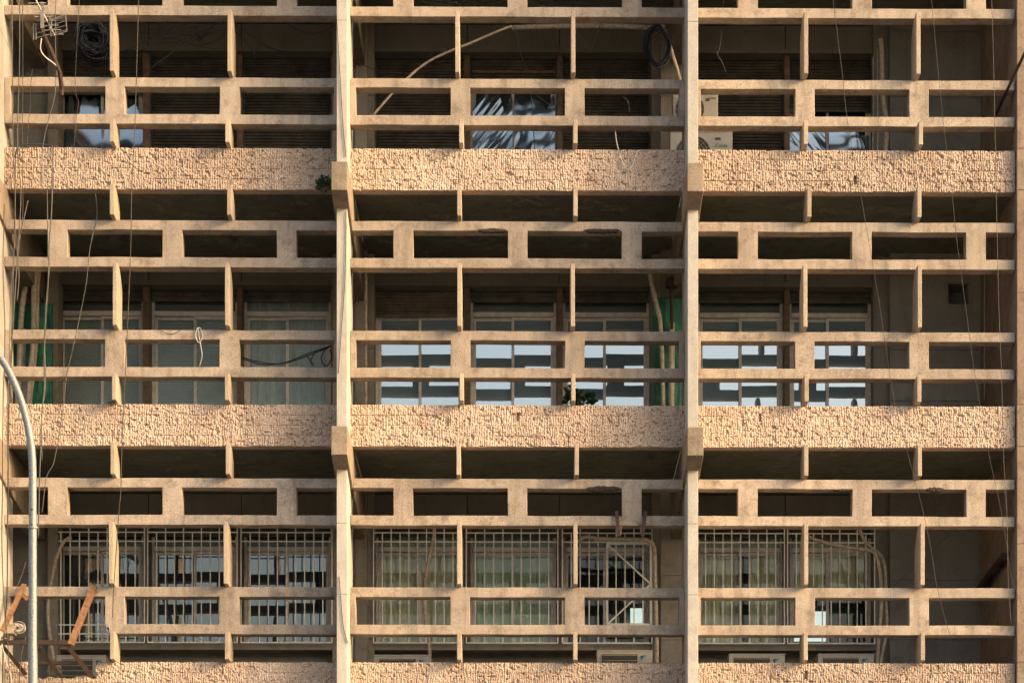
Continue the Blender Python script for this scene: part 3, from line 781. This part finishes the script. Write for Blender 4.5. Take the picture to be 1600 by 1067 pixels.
ac_unit(932.5, 1019.5, 1015.5, 1.75, 0.32, 0.74, 'slot', "air conditioner below the braced gate window, showing more of its front than the others", fl)
ac_unit(1139, 1226.5, 1021, 1.75, 0.32, 0.72, 'slot', "air conditioner below the two olive curtains beside the right pillar", fl)
ac_unit(1278, 1365.5, 1021, 1.75, 0.32, 0.72, 'slot', "air conditioner beside the two bent pale pipes", fl)
ac_unit(1047.5, 1145, 205.5, 1.3, 0.34, 0.78, 'fan', "large cream air conditioner with green script lettering behind the right pillar", FLOOR[0], text=[("Colde", 0.175, 0.565, 0.072, 'green_ink', 0.3)])
ac_unit(1052, 1122.5, 145, 1.55, 0.30, 0.46, 'fan', "smaller air conditioner on the shelf above the green lettered unit", None, text=[("COMFEE", 0.165, 0.372, 0.030, 'dark_ink', 0.0)])
m = MB(); a, b = at(1046, 191, 1.5), at(1126, 191, 1.5)
sz = Z_(145, 1.55) - 0.46 - 0.045
for xx in (a.x + 0.1, b.x - 0.1): m.bar((xx, 1.45, sz - 0.02), (xx, 2.1, sz - 0.02), 0.03)
m.bar((a.x, 1.52, sz - 0.015), (b.x, 1.52, sz - 0.015), 0.025)
tag(m.build("wall_shelf", 'greypipe'), "grey steel shelf carrying the smaller air conditioner", "shelf")

# ------------------------------------------------------------------ pipes
def pipe(pts, Y, r, mat, label, name="pipe", cat="pipe", group=None, sub=8, n=8, wob=0.0):
    P3 = []
    for p in pts:
        y = p[2] if len(p) > 2 else Y
        P3.append(at(p[0], p[1], y))
    S_ = spline(P3, sub)
    if wob: S_ = [s + Vector((rng.gauss(0, wob), rng.gauss(0, wob), 0)) for s in S_]
    org = S_[-1].copy()
    m = MB(org); m.tube(S_, r, n)
    o = m.build(name, mat, smooth=True); o.location = org
    return tag(o, label, cat, group)
GP = "pale wrapped pipes on the balconies"
pipe([(112, 838), (100, 846), (88, 872), (80, 910), (75, 945), (76, 975), (80, 1005), (86, 1040)], 1.95, 0.026, 'pipe', "pale wrapped pipe curving down beside the lower left barred window", group=GP)
pipe([(680, 818), (676, 850), (667, 890), (664, 930), (666, 975), (670, 1000), (673, 1040)], 1.95, 0.024, 'pipe', "crooked pale pipe in front of the brown curtain", group=GP)
pipe([(904, 846), (915, 839), (940, 842), (1000, 843), (1014, 845), (1021, 853), (1023, 870), (1024.5, 940), (1026, 1000), (1026, 1045)], 2.0, 0.032, 'pipe', "pale pipe running over the braced gate then down its side", group=GP)
pipe([(1262, 838), (1290, 848), (1330, 856), (1360, 860), (1370, 870), (1376, 900), (1377.5, 945), (1374, 990), (1370, 1045)], 1.9, 0.026, 'pipe', "inner of the two bent pipes at the lower right window", group=GP)
pipe([(1343, 825), (1350, 842), (1362, 856), (1376, 868), (1383, 890), (1385, 945), (1386, 985), (1381, 1010), (1374, 1042)], 1.95, 0.024, 'pipe', "outer of the two bent pipes at the lower right window", group=GP)
pipe([(52, 424), (43, 440), (36, 470), (33, 505), (31, 560), (27, 640)], 1.9, 0.042, 'pipe', "thick pipe nearest the left pillar before the green sheet", group=GP)
pipe([(57, 420), (53, 450), (53, 500), (52, 540), (47, 590), (43, 640)], 1.85, 0.036, 'pipe', "middle wrapped pipe before the left green sheet", group=GP)
pipe([(62, 418), (59, 450), (58, 500), (56, 545), (51, 590), (46, 640)], 1.95, 0.030, 'pipe', "thin right hand pipe before the left green sheet", group=GP)
pipe([(38, 515), (36, 560), (37, 600), (36, 645)], 2.0, 0.044, 'greypipe', "grey pipe behind the wrapped pipes at the left green sheet", group=GP)
pipe([(1014, 420), (1019, 445), (1027, 480), (1032, 505), (1035, 560), (1037, 640)], 1.85, 0.032, 'pipe', "slanting wrapped pipe before the middle green sheet", group=GP)
pipe([(1049.5, 445), (1050, 500), (1050, 515)], 1.8, 0.026, 'darkrust', "rusty downpipe under the dark cowl at the middle green sheet", group=GP)
pipe([(1050, 505), (1050, 560), (1049.5, 640)], 1.82, 0.040, 'pipe', "straight pale pipe below the rusty downpipe", group=GP)
m = MB(); c = at(1049.5, 447, 1.8)
m.tube([c + Vector((0, 0, -0.02)), c + Vector((0, 0, 0.03)), c + Vector((0, 0, 0.09)), c + Vector((0, 0, 0.12))], [0.085, 0.09, 0.075, 0.03], 12)
tag(m.build("pipe_cowl", 'darkrust'), "dark rusty cowl on top of the downpipe by the green sheet", "cowl")
pipe([(572, 426), (572, 530), (572, 640)], 2.0, 0.022, 'pipe', "straight thin pale pipe on the middle storey column", group=GP)
pipe([(1376, 62), (1378, 80), (1379, 130), (1381, 160), (1386, 190), (1386, 210), (1383, 250)], 2.05, 0.034, 'pipe', "thick pale pipe with a bent foot beside the top right window", group=GP)
pipe([(1372, 75), (1372, 150), (1372, 250)], 2.1, 0.014, 'greypipe', "first thin riser beside the top right window", group="thin risers by the top right window")
pipe([(1365, 90), (1365, 150), (1364, 250)], 2.15, 0.011, 'greypipe', "second thin riser against the top right window frame", group="thin risers by the top right window")
pipe([(1539, 429), (1539, 540), (1539, 626)], 2.05, 0.012, 'greypipe', "thin vertical conduit in the corner of the blank middle balcony")
pipe([(583, 181), (612, 148), (640, 120), (668, 98), (700, 82), (740, 66), (772, 52), (800, 41)], 0.9, 0.017, 'pipe', "long bowed pale conduit crossing the top middle balcony")
pipe([(800, 44), (850, 42), (920, 41), (980, 42), (1020, 44), (1036, 47)], 1.5, 0.034, 'pipe', "sagging wrapped pipe along the top middle ceiling", group=GP)
pipe([(1036, 40), (1044, 62), (1052, 88), (1062, 122), (1068, 150)], 1.3, 0.026, 'pipe', "leaning pale pipe behind the hanging blue black cable loop", group=GP)
# poles on the right return
m = MB(); p0 = Vector((6.40, -1.15, Z_(86, -1.0))); p1 = Vector((6.40, 1.0, Z_(86, -1.0) - 0.03)); m.tube([p0, p1], 0.021, 8)
tag(m.build("steel_pole", 'darkrust'), "dark steel pole jutting out of the top right balcony", "pole")
m = MB(); m.tube([(6.43, 0.35, 7.0), (6.43, 2.44, 6.9)], 0.055, 8)
tag(m.build("drain_pipe", 'darkrust'), "dark drain pipe along the right side wall of the lower balcony", "pipe")

# ------------------------------------------------------------------ green sheets
def sheet(px0, px1, py0, py1, y, label, seed):
    a, b = at(px0, py1, y), at(px1, py0, y); nx, nz = 36, 50
    X, Z = np.meshgrid(np.linspace(a.x, b.x, nx), np.linspace(a.z, b.z, nz), indexing='ij')
    d = (vnoise(X * 9 + Z * 1.5, Z * 2.2, seed) - 0.5) * 0.10 + (vnoise(X * 24, Z * 6, seed + 4) - 0.5) * 0.03
    o = cells("green_sheet", np.linspace(a.x, b.x, nx), np.linspace(a.z, b.z, nz), np.ones((nx - 1, nz - 1), bool), y, y + 0.10, 'netting', None, front=d, smooth=True)
    return tag(o, label, "sheet", "green sheets fixed to the columns")
sheet(17, 81, 474, 645, 2.02, "green plastic sheet behind the bundle of pipes at the far left", 2)
sheet(1021, 1072, 464, 645, 1.96, "green plastic sheet behind the capped pipe next to the right pillar", 5)

# ------------------------------------------------------------------ street lamp
lamp = thing("street_lamp", "galvanised street lamp pole curving away in front of the facade", "street lamp", (0, 0, 0))
YL = -3.0
pb = at(51.5, 900, YL); lamp.location = (pb.x, YL, GROUND)
pts = [(51.5, 760), (51.3, 735), (50.5, 712), (47.5, 685), (41.5, 655), (32, 622), (20, 592), (6, 566), (-12, 545), (-40, 522), (-80, 500)]
W = [Vector((pb.x, YL, GROUND)), Vector((pb.x, YL, 2.0)), Vector((pb.x, YL, 5.0))] + [at(x, y, YL) for x, y in pts]
W = [w - lamp.location for w in W]
S_ = spline(W, 10); zmax = S_[-1].z
m = MB(); m.tube(S_, [0.066 - 0.026 * min(1, max(0, s.z) / 11.5) + (0.006 if s.z < 6.9 else 0.0) for s in S_], 16)
m.build("pole", 'galv', lamp, smooth=True)
zc = at(51.5, 824, YL).z - GROUND
m = MB(); m.tube([(0, 0, zc - 0.012), (0, 0, zc + 0.012)], 0.062, 16); m.build("joint_ring", 'galv', lamp)
for yy in (797, 821):
    q = at(51.5, yy, YL) - lamp.location; m = MB(); m.tube([(q.x, -0.05, q.z), (q.x, -0.066, q.z)], 0.011, 8); m.build("bolt", 'darkrust', lamp)
m = MB(); m.box(-0.16, 0.16, -0.16, 0.16, 0, 0.03); m.build("base_plate", 'galv', lamp)
e = W[-1]; m = MB()
m.add([(e.x - 0.75, e.y - 0.12, e.z + 0.02), (e.x + 0.05, e.y - 0.06, e.z - 0.04), (e.x + 0.05, e.y + 0.06, e.z - 0.04), (e.x - 0.75, e.y + 0.12, e.z + 0.02), (e.x - 0.7, e.y - 0.09, e.z + 0.14), (e.x + 0.05, e.y - 0.05, e.z + 0.06), (e.x + 0.05, e.y + 0.05, e.z + 0.06), (e.x - 0.7, e.y + 0.09, e.z + 0.14)],
      [(3, 2, 1, 0), (4, 5, 6, 7), (0, 1, 5, 4), (1, 2, 6, 5), (2, 3, 7, 6), (3, 0, 4, 7)])
m.build("lamp_head", 'greypipe', lamp, bevel=0.02)

# ------------------------------------------------------------------ rusty steel frame in the lower left bay
fr = thing("steel_rack", "rusty angle steel support frame hanging in the broken lower left bay", "steel rack", tuple(at(60, 1006, -0.35)))
fo = Vector(fr.location)
def angle_bar(p, q, w, mat, up=(0, 1, 0), name="strut", label=None):
    p, q = p - fo, q - fo; m = MB()
    d = (q - p).normalized(); u = Vector(up); r_ = d.cross(u).normalized()
    m.bar(p, q, w, 0.012, up); m.bar(p + r_ * (w / 2 - 0.006) + u * (w / 2), q + r_ * (w / 2 - 0.006) + u * (w / 2), 0.012, w - 0.013, up)
    return m.build(name, mat, fr, label=label)
angle_bar(at(147, 914, -0.08), at(110, 1006, -0.55), 0.075, 'rust', label="sunlit orange strut leaning on the upper rail")
angle_bar(at(38, 912, -0.08), at(3, 985, -0.55), 0.055, 'rust')
angle_bar(at(-6, 1006, -0.56), at(107, 1006, -0.56), 0.055, 'darkrust', (0, 0, 1), "cross_bar")
angle_bar(at(27, 1037, 0.15), at(126, 1037, 0.15), 0.045, 'darkrust', (0, 0, 1), "cross_bar")
angle_bar(at(104, 1007, -0.55), at(146, 1059, 0.05), 0.055, 'darkrust')
angle_bar(at(60, 1012, -0.50), at(97, 1059, 0.05), 0.05, 'darkrust')
angle_bar(at(5, 1010, -0.55), at(44, 1057, 0.05), 0.05, 'darkrust')
angle_bar(at(34, 926, -0.10), at(43, 936, -0.04), 0.05, 'rust', name="stub")

def cable(pts, Y, r, mat, label, group=None, sub=8, wob=0.0, name="cable"):
    return pipe(pts, Y, r, mat, label, name, "cable", group, sub, 5, wob)
# wire tangles
def tangle(px, py, Y, R, n, r, mat, label, seed, name="wire_tangle", squash=0.7):
    g_ = random.Random(seed); c = at(px, py, Y); m = MB(c)
    for _ in range(n):
        k = 14; rr = R * g_.uniform(0.4, 1.0); ph = g_.uniform(0, 6.28); tx, ty = g_.uniform(-0.6, 0.6), g_.uniform(-0.6, 0.6); off = Vector((g_.uniform(-.3, .3) * R, g_.uniform(-.3, .3) * R, g_.uniform(-.3, .3) * R * squash))
        arc = g_.uniform(3.5, 6.2)
        m.tube([c + off + Vector((rr * math.cos(ph + arc * i / k), rr * (tx * math.cos(ph + arc * i / k) + ty * math.sin(ph + arc * i / k)), rr * squash * math.sin(ph + arc * i / k))) for i in range(k + 1)], r, 4)
    o = m.build(name, mat, smooth=True); o.location = c
    return tag(o, label, "wires")
tangle(27, 981, 0.05, 0.10, 16, 0.004, 'whitecable', "tangle of pale wires bursting from the broken rail stub", 1)
tangle(84, 1050, 0.1, 0.10, 12, 0.0035, 'greycable', "loose grey wire tangle lying in the broken stone notch", 2)
tangle(9, 996, -0.2, 0.05, 8, 0.004, 'brownwire', "small knot of wires at the left end of the rusty frame", 3)

# ------------------------------------------------------------------ antenna
an = thing("tv_antenna", "old television antenna tilted on a dark mast at the top left", "antenna", tuple(at(97, 150, -0.35)))
ao = Vector(an.location)
YA = -0.75
def ap(x, y, Y=YA): return at(x, y, Y) - ao
m = MB(); m.tube([ap(62, 40), ap(80, 80, -0.6), ap(94, 114, -0.42), ap(97, 140, -0.32), (0, 0, 0)], [0.030, 0.030, 0.028, 0.03, 0.02], 8); m.build("mast", 'darkrust', an)
m = MB(); m.tube([ap(53, -6, -0.9), ap(86, 56, -0.65)], 0.013, 6); m.build("boom", 'antenna', an)
m = MB(); m.box(*(lambda c: (c.x - 0.02, c.x + 0.02, c.y - 0.02, c.y + 0.02, c.z - 0.17, c.z + 0.16))(ap(66.5, 24, -0.8))); m.build("mast_clamp", 'antenna', an)
for i in range(9):
    t = i / 8; c = ap(55 + 29 * t, -2 + 56 * t, -0.9 + 0.25 * t); L = 0.10 + 0.02 * t
    m = MB(); m.tube([c - Vector((L, 0.05, 0.025)), c + Vector((L, 0.05, 0.025))], 0.0045, 5); m.build("element", 'antenna', an)
for (l, rr) in (([(53, 37), (53, 62), (57, 62), (57, 38)], 0), ([(103, 23), (105, 49), (80, 57), (78, 32)], 0), ([(78, 27), (78, 47), (81, 48), (81, 29)], 0)):
    q = [ap(x, y, -0.75) for x, y in l]; m = MB(); m.tube(q + [q[0]], 0.007, 5); m.build("reflector_loop", 'antenna', an)
for k in range(4):
    y0 = 38 + k * 7; m = MB(); m.tube([ap(55, y0 + 1, -0.75), ap(104, y0 - 12, -0.75)], 0.004, 5); m.build("element", 'antenna', an)
cable([(65, 60, -.75), (64, 78, -.7), (72, 90, -.65), (88, 103, -.5), (90, 120, -.4)], -0.6, 0.008, 'whitecable', "white lead looping down from the antenna clamp")

# ------------------------------------------------------------------ coiled cables
def coil(px, py, Y, rx, rz, n, r, mat, label, seed, thick=0.06, tilt=0.25):
    g_ = random.Random(seed); c = at(px, py, Y); m = MB(c); k = 40
    for _ in range(n):
        lo_ = 0.45 if n > 40 else 0.78; a, b = rx * g_.uniform(lo_, 1.05), rz * g_.uniform(lo_, 1.05); off = Vector((g_.gauss(0, .3) * thick, g_.gauss(0, .9) * thick, g_.gauss(0, .3) * thick)); w1, w2 = g_.uniform(0, 6.28), g_.uniform(0, 6.28)
        pts = []
        for i in range(k + 1):
            t = 2 * math.pi * i / k
            pts.append(c + off + Vector((a * math.cos(t) + 0.012 * math.sin(3 * t + w1), tilt * a * math.cos(t + 0.5) + 0.02 * math.sin(2 * t + w2), b * math.sin(t) + 0.012 * math.sin(2 * t + w2))))
        m.tube(pts, r, 5, False)
    o = m.build("cable_coil", mat, smooth=True); o.location = c
    return tag(o, label, "cable coil", "coils of spare cable")
coil(146, 66, 0.9, 0.215, 0.20, 70, 0.0085, 'bluecable', "fat bundle of coiled blue black cable hanging beside the antenna", 4, 0.10, 0.5)
coil(1028, 72, 0.75, 0.165, 0.27, 11, 0.010, 'bluecable', "tall open loop of blue black cable next to the right pillar", 8, 0.03, 0.3)
cable([(146, 30, .9), (147, 45, .9), (143, 58, .9)], 0.9, 0.006, 'greycable', "short tie holding the fat cable bundle")

# ------------------------------------------------------------------ hanging cables, left
GC = "loose cables hanging down the left bay"
cable([(217, -30), (217, 0), (213, 140), (210, 224), (206, 300), (205, 373), (201, 478), (198, 541), (194, 632), (190.7, 700), (189, 764), (185.5, 806), (178, 918), (176, 964)], -0.30, 0.006, 'brownwire', "long dark cable dropping past the first fin row, right of the others", GC)
cable([(148, 290, .1), (152, 335, -.02), (144, 373, -.03), (140, 394, -.02), (135, 443), (124, 499, -.03), (115, 541, -.1), (105, 583, -.03), (101, 618), (94, 670, -.05), (84, 723), (73, 745), (66, 800)], -0.05, 0.006, 'greycable', "grey cable snaking diagonally over the middle left lattices", GC)
cable([(88, -20), (87, 60), (88, 110), (86, 150), (78, 180), (72, 205), (67, 232), (66, 262), (65, 290)], -0.40, 0.006, 'greycable', "cable dropping from the antenna to the upper stone band", GC)
cable([(82, 228, -.03), (82.5, 260, -.05), (82, 300), (80, 345), (77, 385), (77, 420), (72, 480), (70, 540), (71, 580), (70, 615), (66, 640), (64, 700), (62, 745), (60, 840)], -0.15, 0.009, 'greycable', "thick grey cable falling past the left green sheet", GC)
cable([(74, 296), (75, 360), (76, 430), (72, 500), (69, 560), (69, 610), (65, 650), (66, 720)], -0.22, 0.006, 'greycable', "thin grey cable beside the thick one at the green sheet", GC)
cable([(90, 229, .05), (60, 225, -.01), (38, 226, -.06), (27, 233, -.08), (24, 260, -.05), (24, 320), (22, 400), (20, 480), (18, 560), (14, 650), (13, 745), (12, 840), (11, 930), (6, 1000), (4, 1080)], -0.12, 0.009, 'black', "black cable bending over the upper stone band and down", GC)
cable([(19, -20), (20, 100), (21, 230), (24, 300), (23, 380), (17, 470), (15, 560), (12, 640), (12, 720)], -0.30, 0.006, 'greycable', "grey cable nearest the left pillar", GC)
cable([(31, -20), (31, 90), (29, 160), (28, 230), (33, 300), (29, 380), (24, 450), (20, 520), (14, 580)], -0.28, 0.007, 'greycable', "second grey cable from the left pillar", GC)
cable([(36, -20), (36, 120), (35.5, 260), (36, 330), (30, 390), (27, 420), (22, 490), (18, 530)], -0.26, 0.005, 'brownwire', "third cable from the left pillar, thin and dark", GC)
cable([(44, 313), (38, 340), (32, 366), (27, 392), (30, 430), (27, 470)], -0.1, 0.008, 'greycable', "stray grey cable end curling below the left soffit", GC)
cable([(51, 108), (48, 140), (47, 170), (42, 230)], -0.2, 0.004, 'brownwire', "fine dark wire under the antenna loops", GC)
cable([(125, -10), (118, 130), (123, 160), (120, 180), (116, 232)], -0.02, 0.004, 'brownwire', "fine wire over the top left lattice opening", GC)
cable([(7, 320), (5, 420), (8, 520), (5, 640), (4, 760), (3, 850), (7, 950), (12, 1000), (16, 1075)], -0.6, 0.006, 'brownwire', "dark wire on the face of the left pillar", GC)
cable([(41, 877), (34, 898), (24, 925), (22, 945)], -0.2, 0.005, 'greycable', "short wire sprouting above the rusty strut", GC)
cable([(40, 995), (34, 1020), (31, 1050), (30, 1080)], -0.3, 0.006, 'greycable', "short wire hanging before the lower stone notch", GC)
cable([(3, 1005), (9, 1030), (17, 1055), (20, 1080)], -0.6, 0.006, 'whitecable', "pale wire dropping below the rusty frame", GC)
# wires on the pillars
cable([(526, 14), (531, 105), (536, 190), (541, 245)], -0.562, 0.005, 'brownwire', "thin wire on the top of the left middle pillar")
cable([(541, 330), (541, 373), (539, 443), (534, 513), (529, 583)], -0.562, 0.005, 'brownwire', "thin wire crossing the middle of the left middle pillar")
cable([(530, 900), (533, 940), (537, 980), (544, 1005)], -0.562, 0.005, 'brownwire', "thin wire low on the left middle pillar")
# right bay
GR = "thin wires strung across the right bay"
cable([(1299, -30), (1302, 0), (1316, 112), (1325, 192), (1344, 297), (1357, 373), (1372, 460), (1385, 548), (1399, 632), (1416, 698), (1428, 744), (1441, 792), (1456, 865), (1463, 911), (1474, 956), (1484, 991)], -0.35, 0.003, 'brownwire', "longest slanting wire through the right bay", GR)
cable([(1454, -30), (1456, 0), (1463, 77), (1474, 189), (1488, 304), (1495, 373), (1509, 478), (1523, 583), (1544, 702), (1553, 745), (1561, 781), (1572, 844), (1581, 904), (1598, 946)], -0.35, 0.0028, 'brownwire', "dark slanting wire ending on the right end wall", GR)
cable([(1549, -30), (1550, 0), (1552, 63), (1554.5, 175), (1558, 350), (1561, 478), (1565, 583), (1568, 700), (1570, 745), (1574, 816), (1575.5, 904), (1580, 974)], -0.35, 0.0035, 'greycable', "nearly upright wire close to the right end wall", GR)
cable([(1131, -20), (1131, 0), (1126, 70), (1121, 84), (1129, 98), (1135, 114)], 0.3, 0.004, 'greycable', "short kinked wire hanging right of the right pillar", GR)
cable([(1483, 836), (1458, 858), (1430, 885), (1395, 917)], 1.2, 0.004, 'greycable', "pale straight wire across the lower blank balcony", GR)
# tangled cables under the top ceiling
GT = "drooping black cables under the top balcony ceilings"
for k, pts in enumerate(([(186, 82), (215, 72), (255, 50), (302, 34)], [(218, 80), (250, 68), (290, 44), (340, 38)], [(300, 58), (322, 68), (345, 60), (358, 40)], [(228, 112), (262, 88), (296, 62), (330, 40)], [(368, 38), (395, 58), (425, 76), (456, 82)], [(445, 36), (480, 52), (505, 50), (522, 40)], [(362, 45), (380, 60), (392, 75), (400, 95)])):
    cable(pts, 0.9 + 0.1 * k, 0.006, 'black' if k != 3 else 'greycable', ["upper black cable drooping from the first fin", "second black cable drooping toward the second fin", "short black loop left of the second fin", "straight grey cable slanting to the second fin", "black cable sagging right of the second fin", "slack black cable beside the left middle pillar", "black cable dropping behind the second fin"][k], GT)
for k, pts in enumerate(([(806, 42), (812, 80), (822, 105), (828, 128), (832, 170), (836, 235)], [(552, 93), (572, 104), (600, 112), (640, 116)], [(668, 92), (682, 76), (695, 74), (704, 80)], [(920, 84), (928, 70), (938, 40), (943, 12)], [(900, 45), (912, 62), (920, 72)], [(840, 150), (853, 160), (866, 165), (880, 152)], [(1047, 62), (1060, 80), (1070, 92)], [(868, 200), (858, 220), (845, 240)])):
    cable(pts, 0.8 + 0.08 * k, 0.006, ['black', 'black', 'black', 'greycable', 'greycable', 'greycable', 'black', 'black'][k], ["black cable hanging before the crumpled film", "black cable by the left middle pillar in the top bay", "small black bow above the long conduit", "grey wire rising to the top lattice", "short grey drop right of the second middle fin", "grey wire sagging over the film window", "black cable running from the tall loop to the pillar", "black stick leaning on the lower film window"][k], "wires in the top middle bay")
for k, (x0, x1) in enumerate(((655, 715), (690, 785), (840, 880), (865, 960))):
    cable([(x0, 2), ((x0 + x1) / 2, 9), (x1, 4)], 0.7 + 0.1 * k, 0.008, 'black', ["black cable in the topmost opening left of the middle", "longer black cable in the topmost middle opening", "short black cable in the topmost opening right of the middle", "long black cable in the topmost right middle opening"][k], "black cables in the topmost lattice")
cable([(973, 140, .3), (975, 152, .1), (982, 160, .1), (984, 176, .1)], 0.2, 0.005, 'greycable', "short grey wire dangling in the top middle lattice opening")
cable([(962, 205, .1), (964, 222, -.01), (970, 245, -.04), (977, 262, -.05), (985, 264, -.05), (992, 250, -.05), (996, 238, -.03), (1003, 235, .02)], -0.02, 0.008, 'whitecable', "pale hooked cable hanging over the middle stone band")
def snarl(x0, x1, y0, y1, Y, n, label, seed):
    g_ = random.Random(seed); c = at((x0 + x1) / 2, (y0 + y1) / 2, Y); m = MB(c)
    for _ in range(n):
        xa, xb = g_.uniform(x0, x1), g_.uniform(x0, x1); k = 6; sg = g_.uniform(0.1, 0.7) * (y1 - y0)
        ya, yb = g_.uniform(y0, (y0 + y1) / 2), g_.uniform(y0, y1); pts = []
        for i in range(k + 1):
            t = i / k; pts.append(at(xa + (xb - xa) * t + g_.uniform(-3, 3), ya + (yb - ya) * t + sg * 4 * t * (1 - t) * 0.6 + g_.uniform(-2, 2), Y + g_.uniform(-.15, .15)))
        m.tube(spline(pts, 5), 0.0035, 4)
    o = m.build("wire_snarl", 'black', smooth=True); o.location = c
    return tag(o, label, "wires", "snarls of thin black wire under the top ceilings")
snarl(215, 360, 34, 78, 1.2, 20, "messy snarl of thin black wires between the first two fins at the top", 5)
snarl(95, 180, 85, 125, 1.3, 10, "snarl of thin black wires below the fat cable bundle", 6)
snarl(1000, 1062, 40, 62, 1.1, 9, "snarl of thin black wires around the top of the tall cable loop", 7)
snarl(650, 790, -4, 9, 0.8, 14, "snarl of thin black wires in the topmost opening left of centre", 8)
snarl(830, 960, -4, 8, 0.8, 10, "snarl of thin black wires in the topmost opening right of centre", 9)
# middle left drooping black bundle
GB = "black cables sagging across the middle left lattice opening"
for k, pts in enumerate(([(376, 556), (400, 564), (440, 568), (480, 556), (518, 541)], [(378, 560), (410, 569), (445, 566), (485, 551), (518, 540)], [(480, 556), (490, 570), (486, 564), (495, 548), (512, 545)], [(508, 546), (502, 560), (510, 572), (518, 560), (516, 545)])):
    cable(pts, 0.22 + 0.03 * k, 0.008, 'black', ["upper of the sagging black cables", "lower of the sagging black cables", "black cable curl left of the pillar end of the sagging bundle", "round black curl at the pillar end of the sagging bundle"][k], GB)
cable([(309, 512, -.01), (306, 524, -.03), (311, 535, -.02), (317, 525, -.03), (313, 512, -.01), (310, 516, -.02), (314, 540, -.01), (316, 556, .03), (312, 572, .1)], -0.02, 0.007, 'whitecable', "white cable loop hooked over the middle left rail")
cable([(248, 514, -.015), (262, 521, -.015), (275, 520, -.015), (283, 514, -.015)], -0.015, 0.004, 'black', "thin black wire drooping on the middle left rail")

# ------------------------------------------------------------------ small fixings, plants, lamps
for (x, lab) in ((966, "rusty bracket hooked over the lower lattice, nearer the central fin"), (1006, "rusty bracket hooked over the lower lattice, nearer the right pillar")):
    t = thing("rusty_bracket", lab, "bracket", tuple(at(x, 815, -0.05)), "rusty brackets on the lower lattice"); o = Vector(t.location)
    sgn = 1 if x < 980 else -1
    m = MB(); m.bar(at(x - 2.5 * sgn, 799, -0.02) - o, at(x + 1.5 * sgn, 838, -0.16) - o, 0.045, 0.02, (0, 1, 0)); m.build("arm", 'darkrust', t)
    m = MB(); m.bar(at(x + 5 * sgn, 820, -0.02) - o, at(x + 3 * sgn, 836, -0.15) - o, 0.025, 0.02, (0, 1, 0)); m.build("hook", 'rust', t)
def leafy(name, px, py, Y, n, R, H, L, mat, label, cat, seed, down=False):
    g_ = random.Random(seed); c = at(px, py, Y); t = thing(name, label, cat, tuple(c)); m = MB(); st = MB()
    for i in range(n):
        an_ = g_.uniform(0, 6.28); rr = R * math.sqrt(g_.random()); h = H * g_.uniform(0.1, 1.0) * (1 - 0.4 * rr / R)
        b = Vector((rr * math.cos(an_), rr * 0.7 * math.sin(an_), h)); d = Vector((math.cos(an_) + g_.uniform(-.5, .5), math.sin(an_) * 0.8, g_.uniform(-0.3, 0.9))).normalized()
        s = d.cross(Vector((g_.uniform(-.4, .4), 1, 0.3))).normalized(); l = L * g_.uniform(0.6, 1.2); w = l * g_.uniform(0.2, 0.34); up = s.cross(d) * (0.12 * l)
        m.add([b, b + d * l * .35 + s * w + up, b + d * l * .75 + s * w * .7, b + d * l - up * 1.5, b + d * l * .75 - s * w * .7, b + d * l * .35 - s * w + up], [(0, 1, 2, 3), (0, 3, 4, 5)])
        if i % 5 == 0: st.tube([(0, 0, 0), b * 0.5 + Vector((0, 0, 0.02)), b], 0.004, 4)
    m.build("foliage", mat, t); st.build("stems", 'mull', t)
    return t
leafy("potted_plant", 893, 634, 0.5, 46, 0.055, 0.30, 0.085, 'leaf', "taller dark leafy plant left of the second middle fin", "plant", 3)
leafy("potted_plant", 911, 634, 0.5, 70, 0.12, 0.20, 0.085, 'leaf', "low spreading green plant right of the second middle fin", "plant", 5)
leafy("shrub", 508, 298, -0.08, 260, 0.10, 0.20, 0.045, 'leafdark', "small wild shrub growing from the stone band beside the left bracket", "shrub", 9)
leafy("weed", 176, 632, -0.15, 22, 0.03, 0.07, 0.035, 'darkrust', "dried brown weed at the foot of the first middle fin", "weed", 12)
for (x, lab) in ((180, "round ceiling lamp under the left soffit, nearer the hanging cables"), (355, "round ceiling lamp under the left soffit, nearer the pillar")):
    c = at(x, 388, 1.95); m = MB((c.x, 1.95, S_BOT[0])); m.tube([(c.x, 1.95, S_BOT[0] + 0.048), (c.x, 1.95, S_BOT[0] - 0.02), (c.x, 1.95, S_BOT[0] - 0.045)], [0.11, 0.11, 0.07], 20)
    o = m.build("ceiling_lamp", 'lampglass', smooth=False); o.location = (c.x, 1.95, S_BOT[0]); tag(o, lab, "ceiling lamp", "ceiling lamps of the middle left balcony")
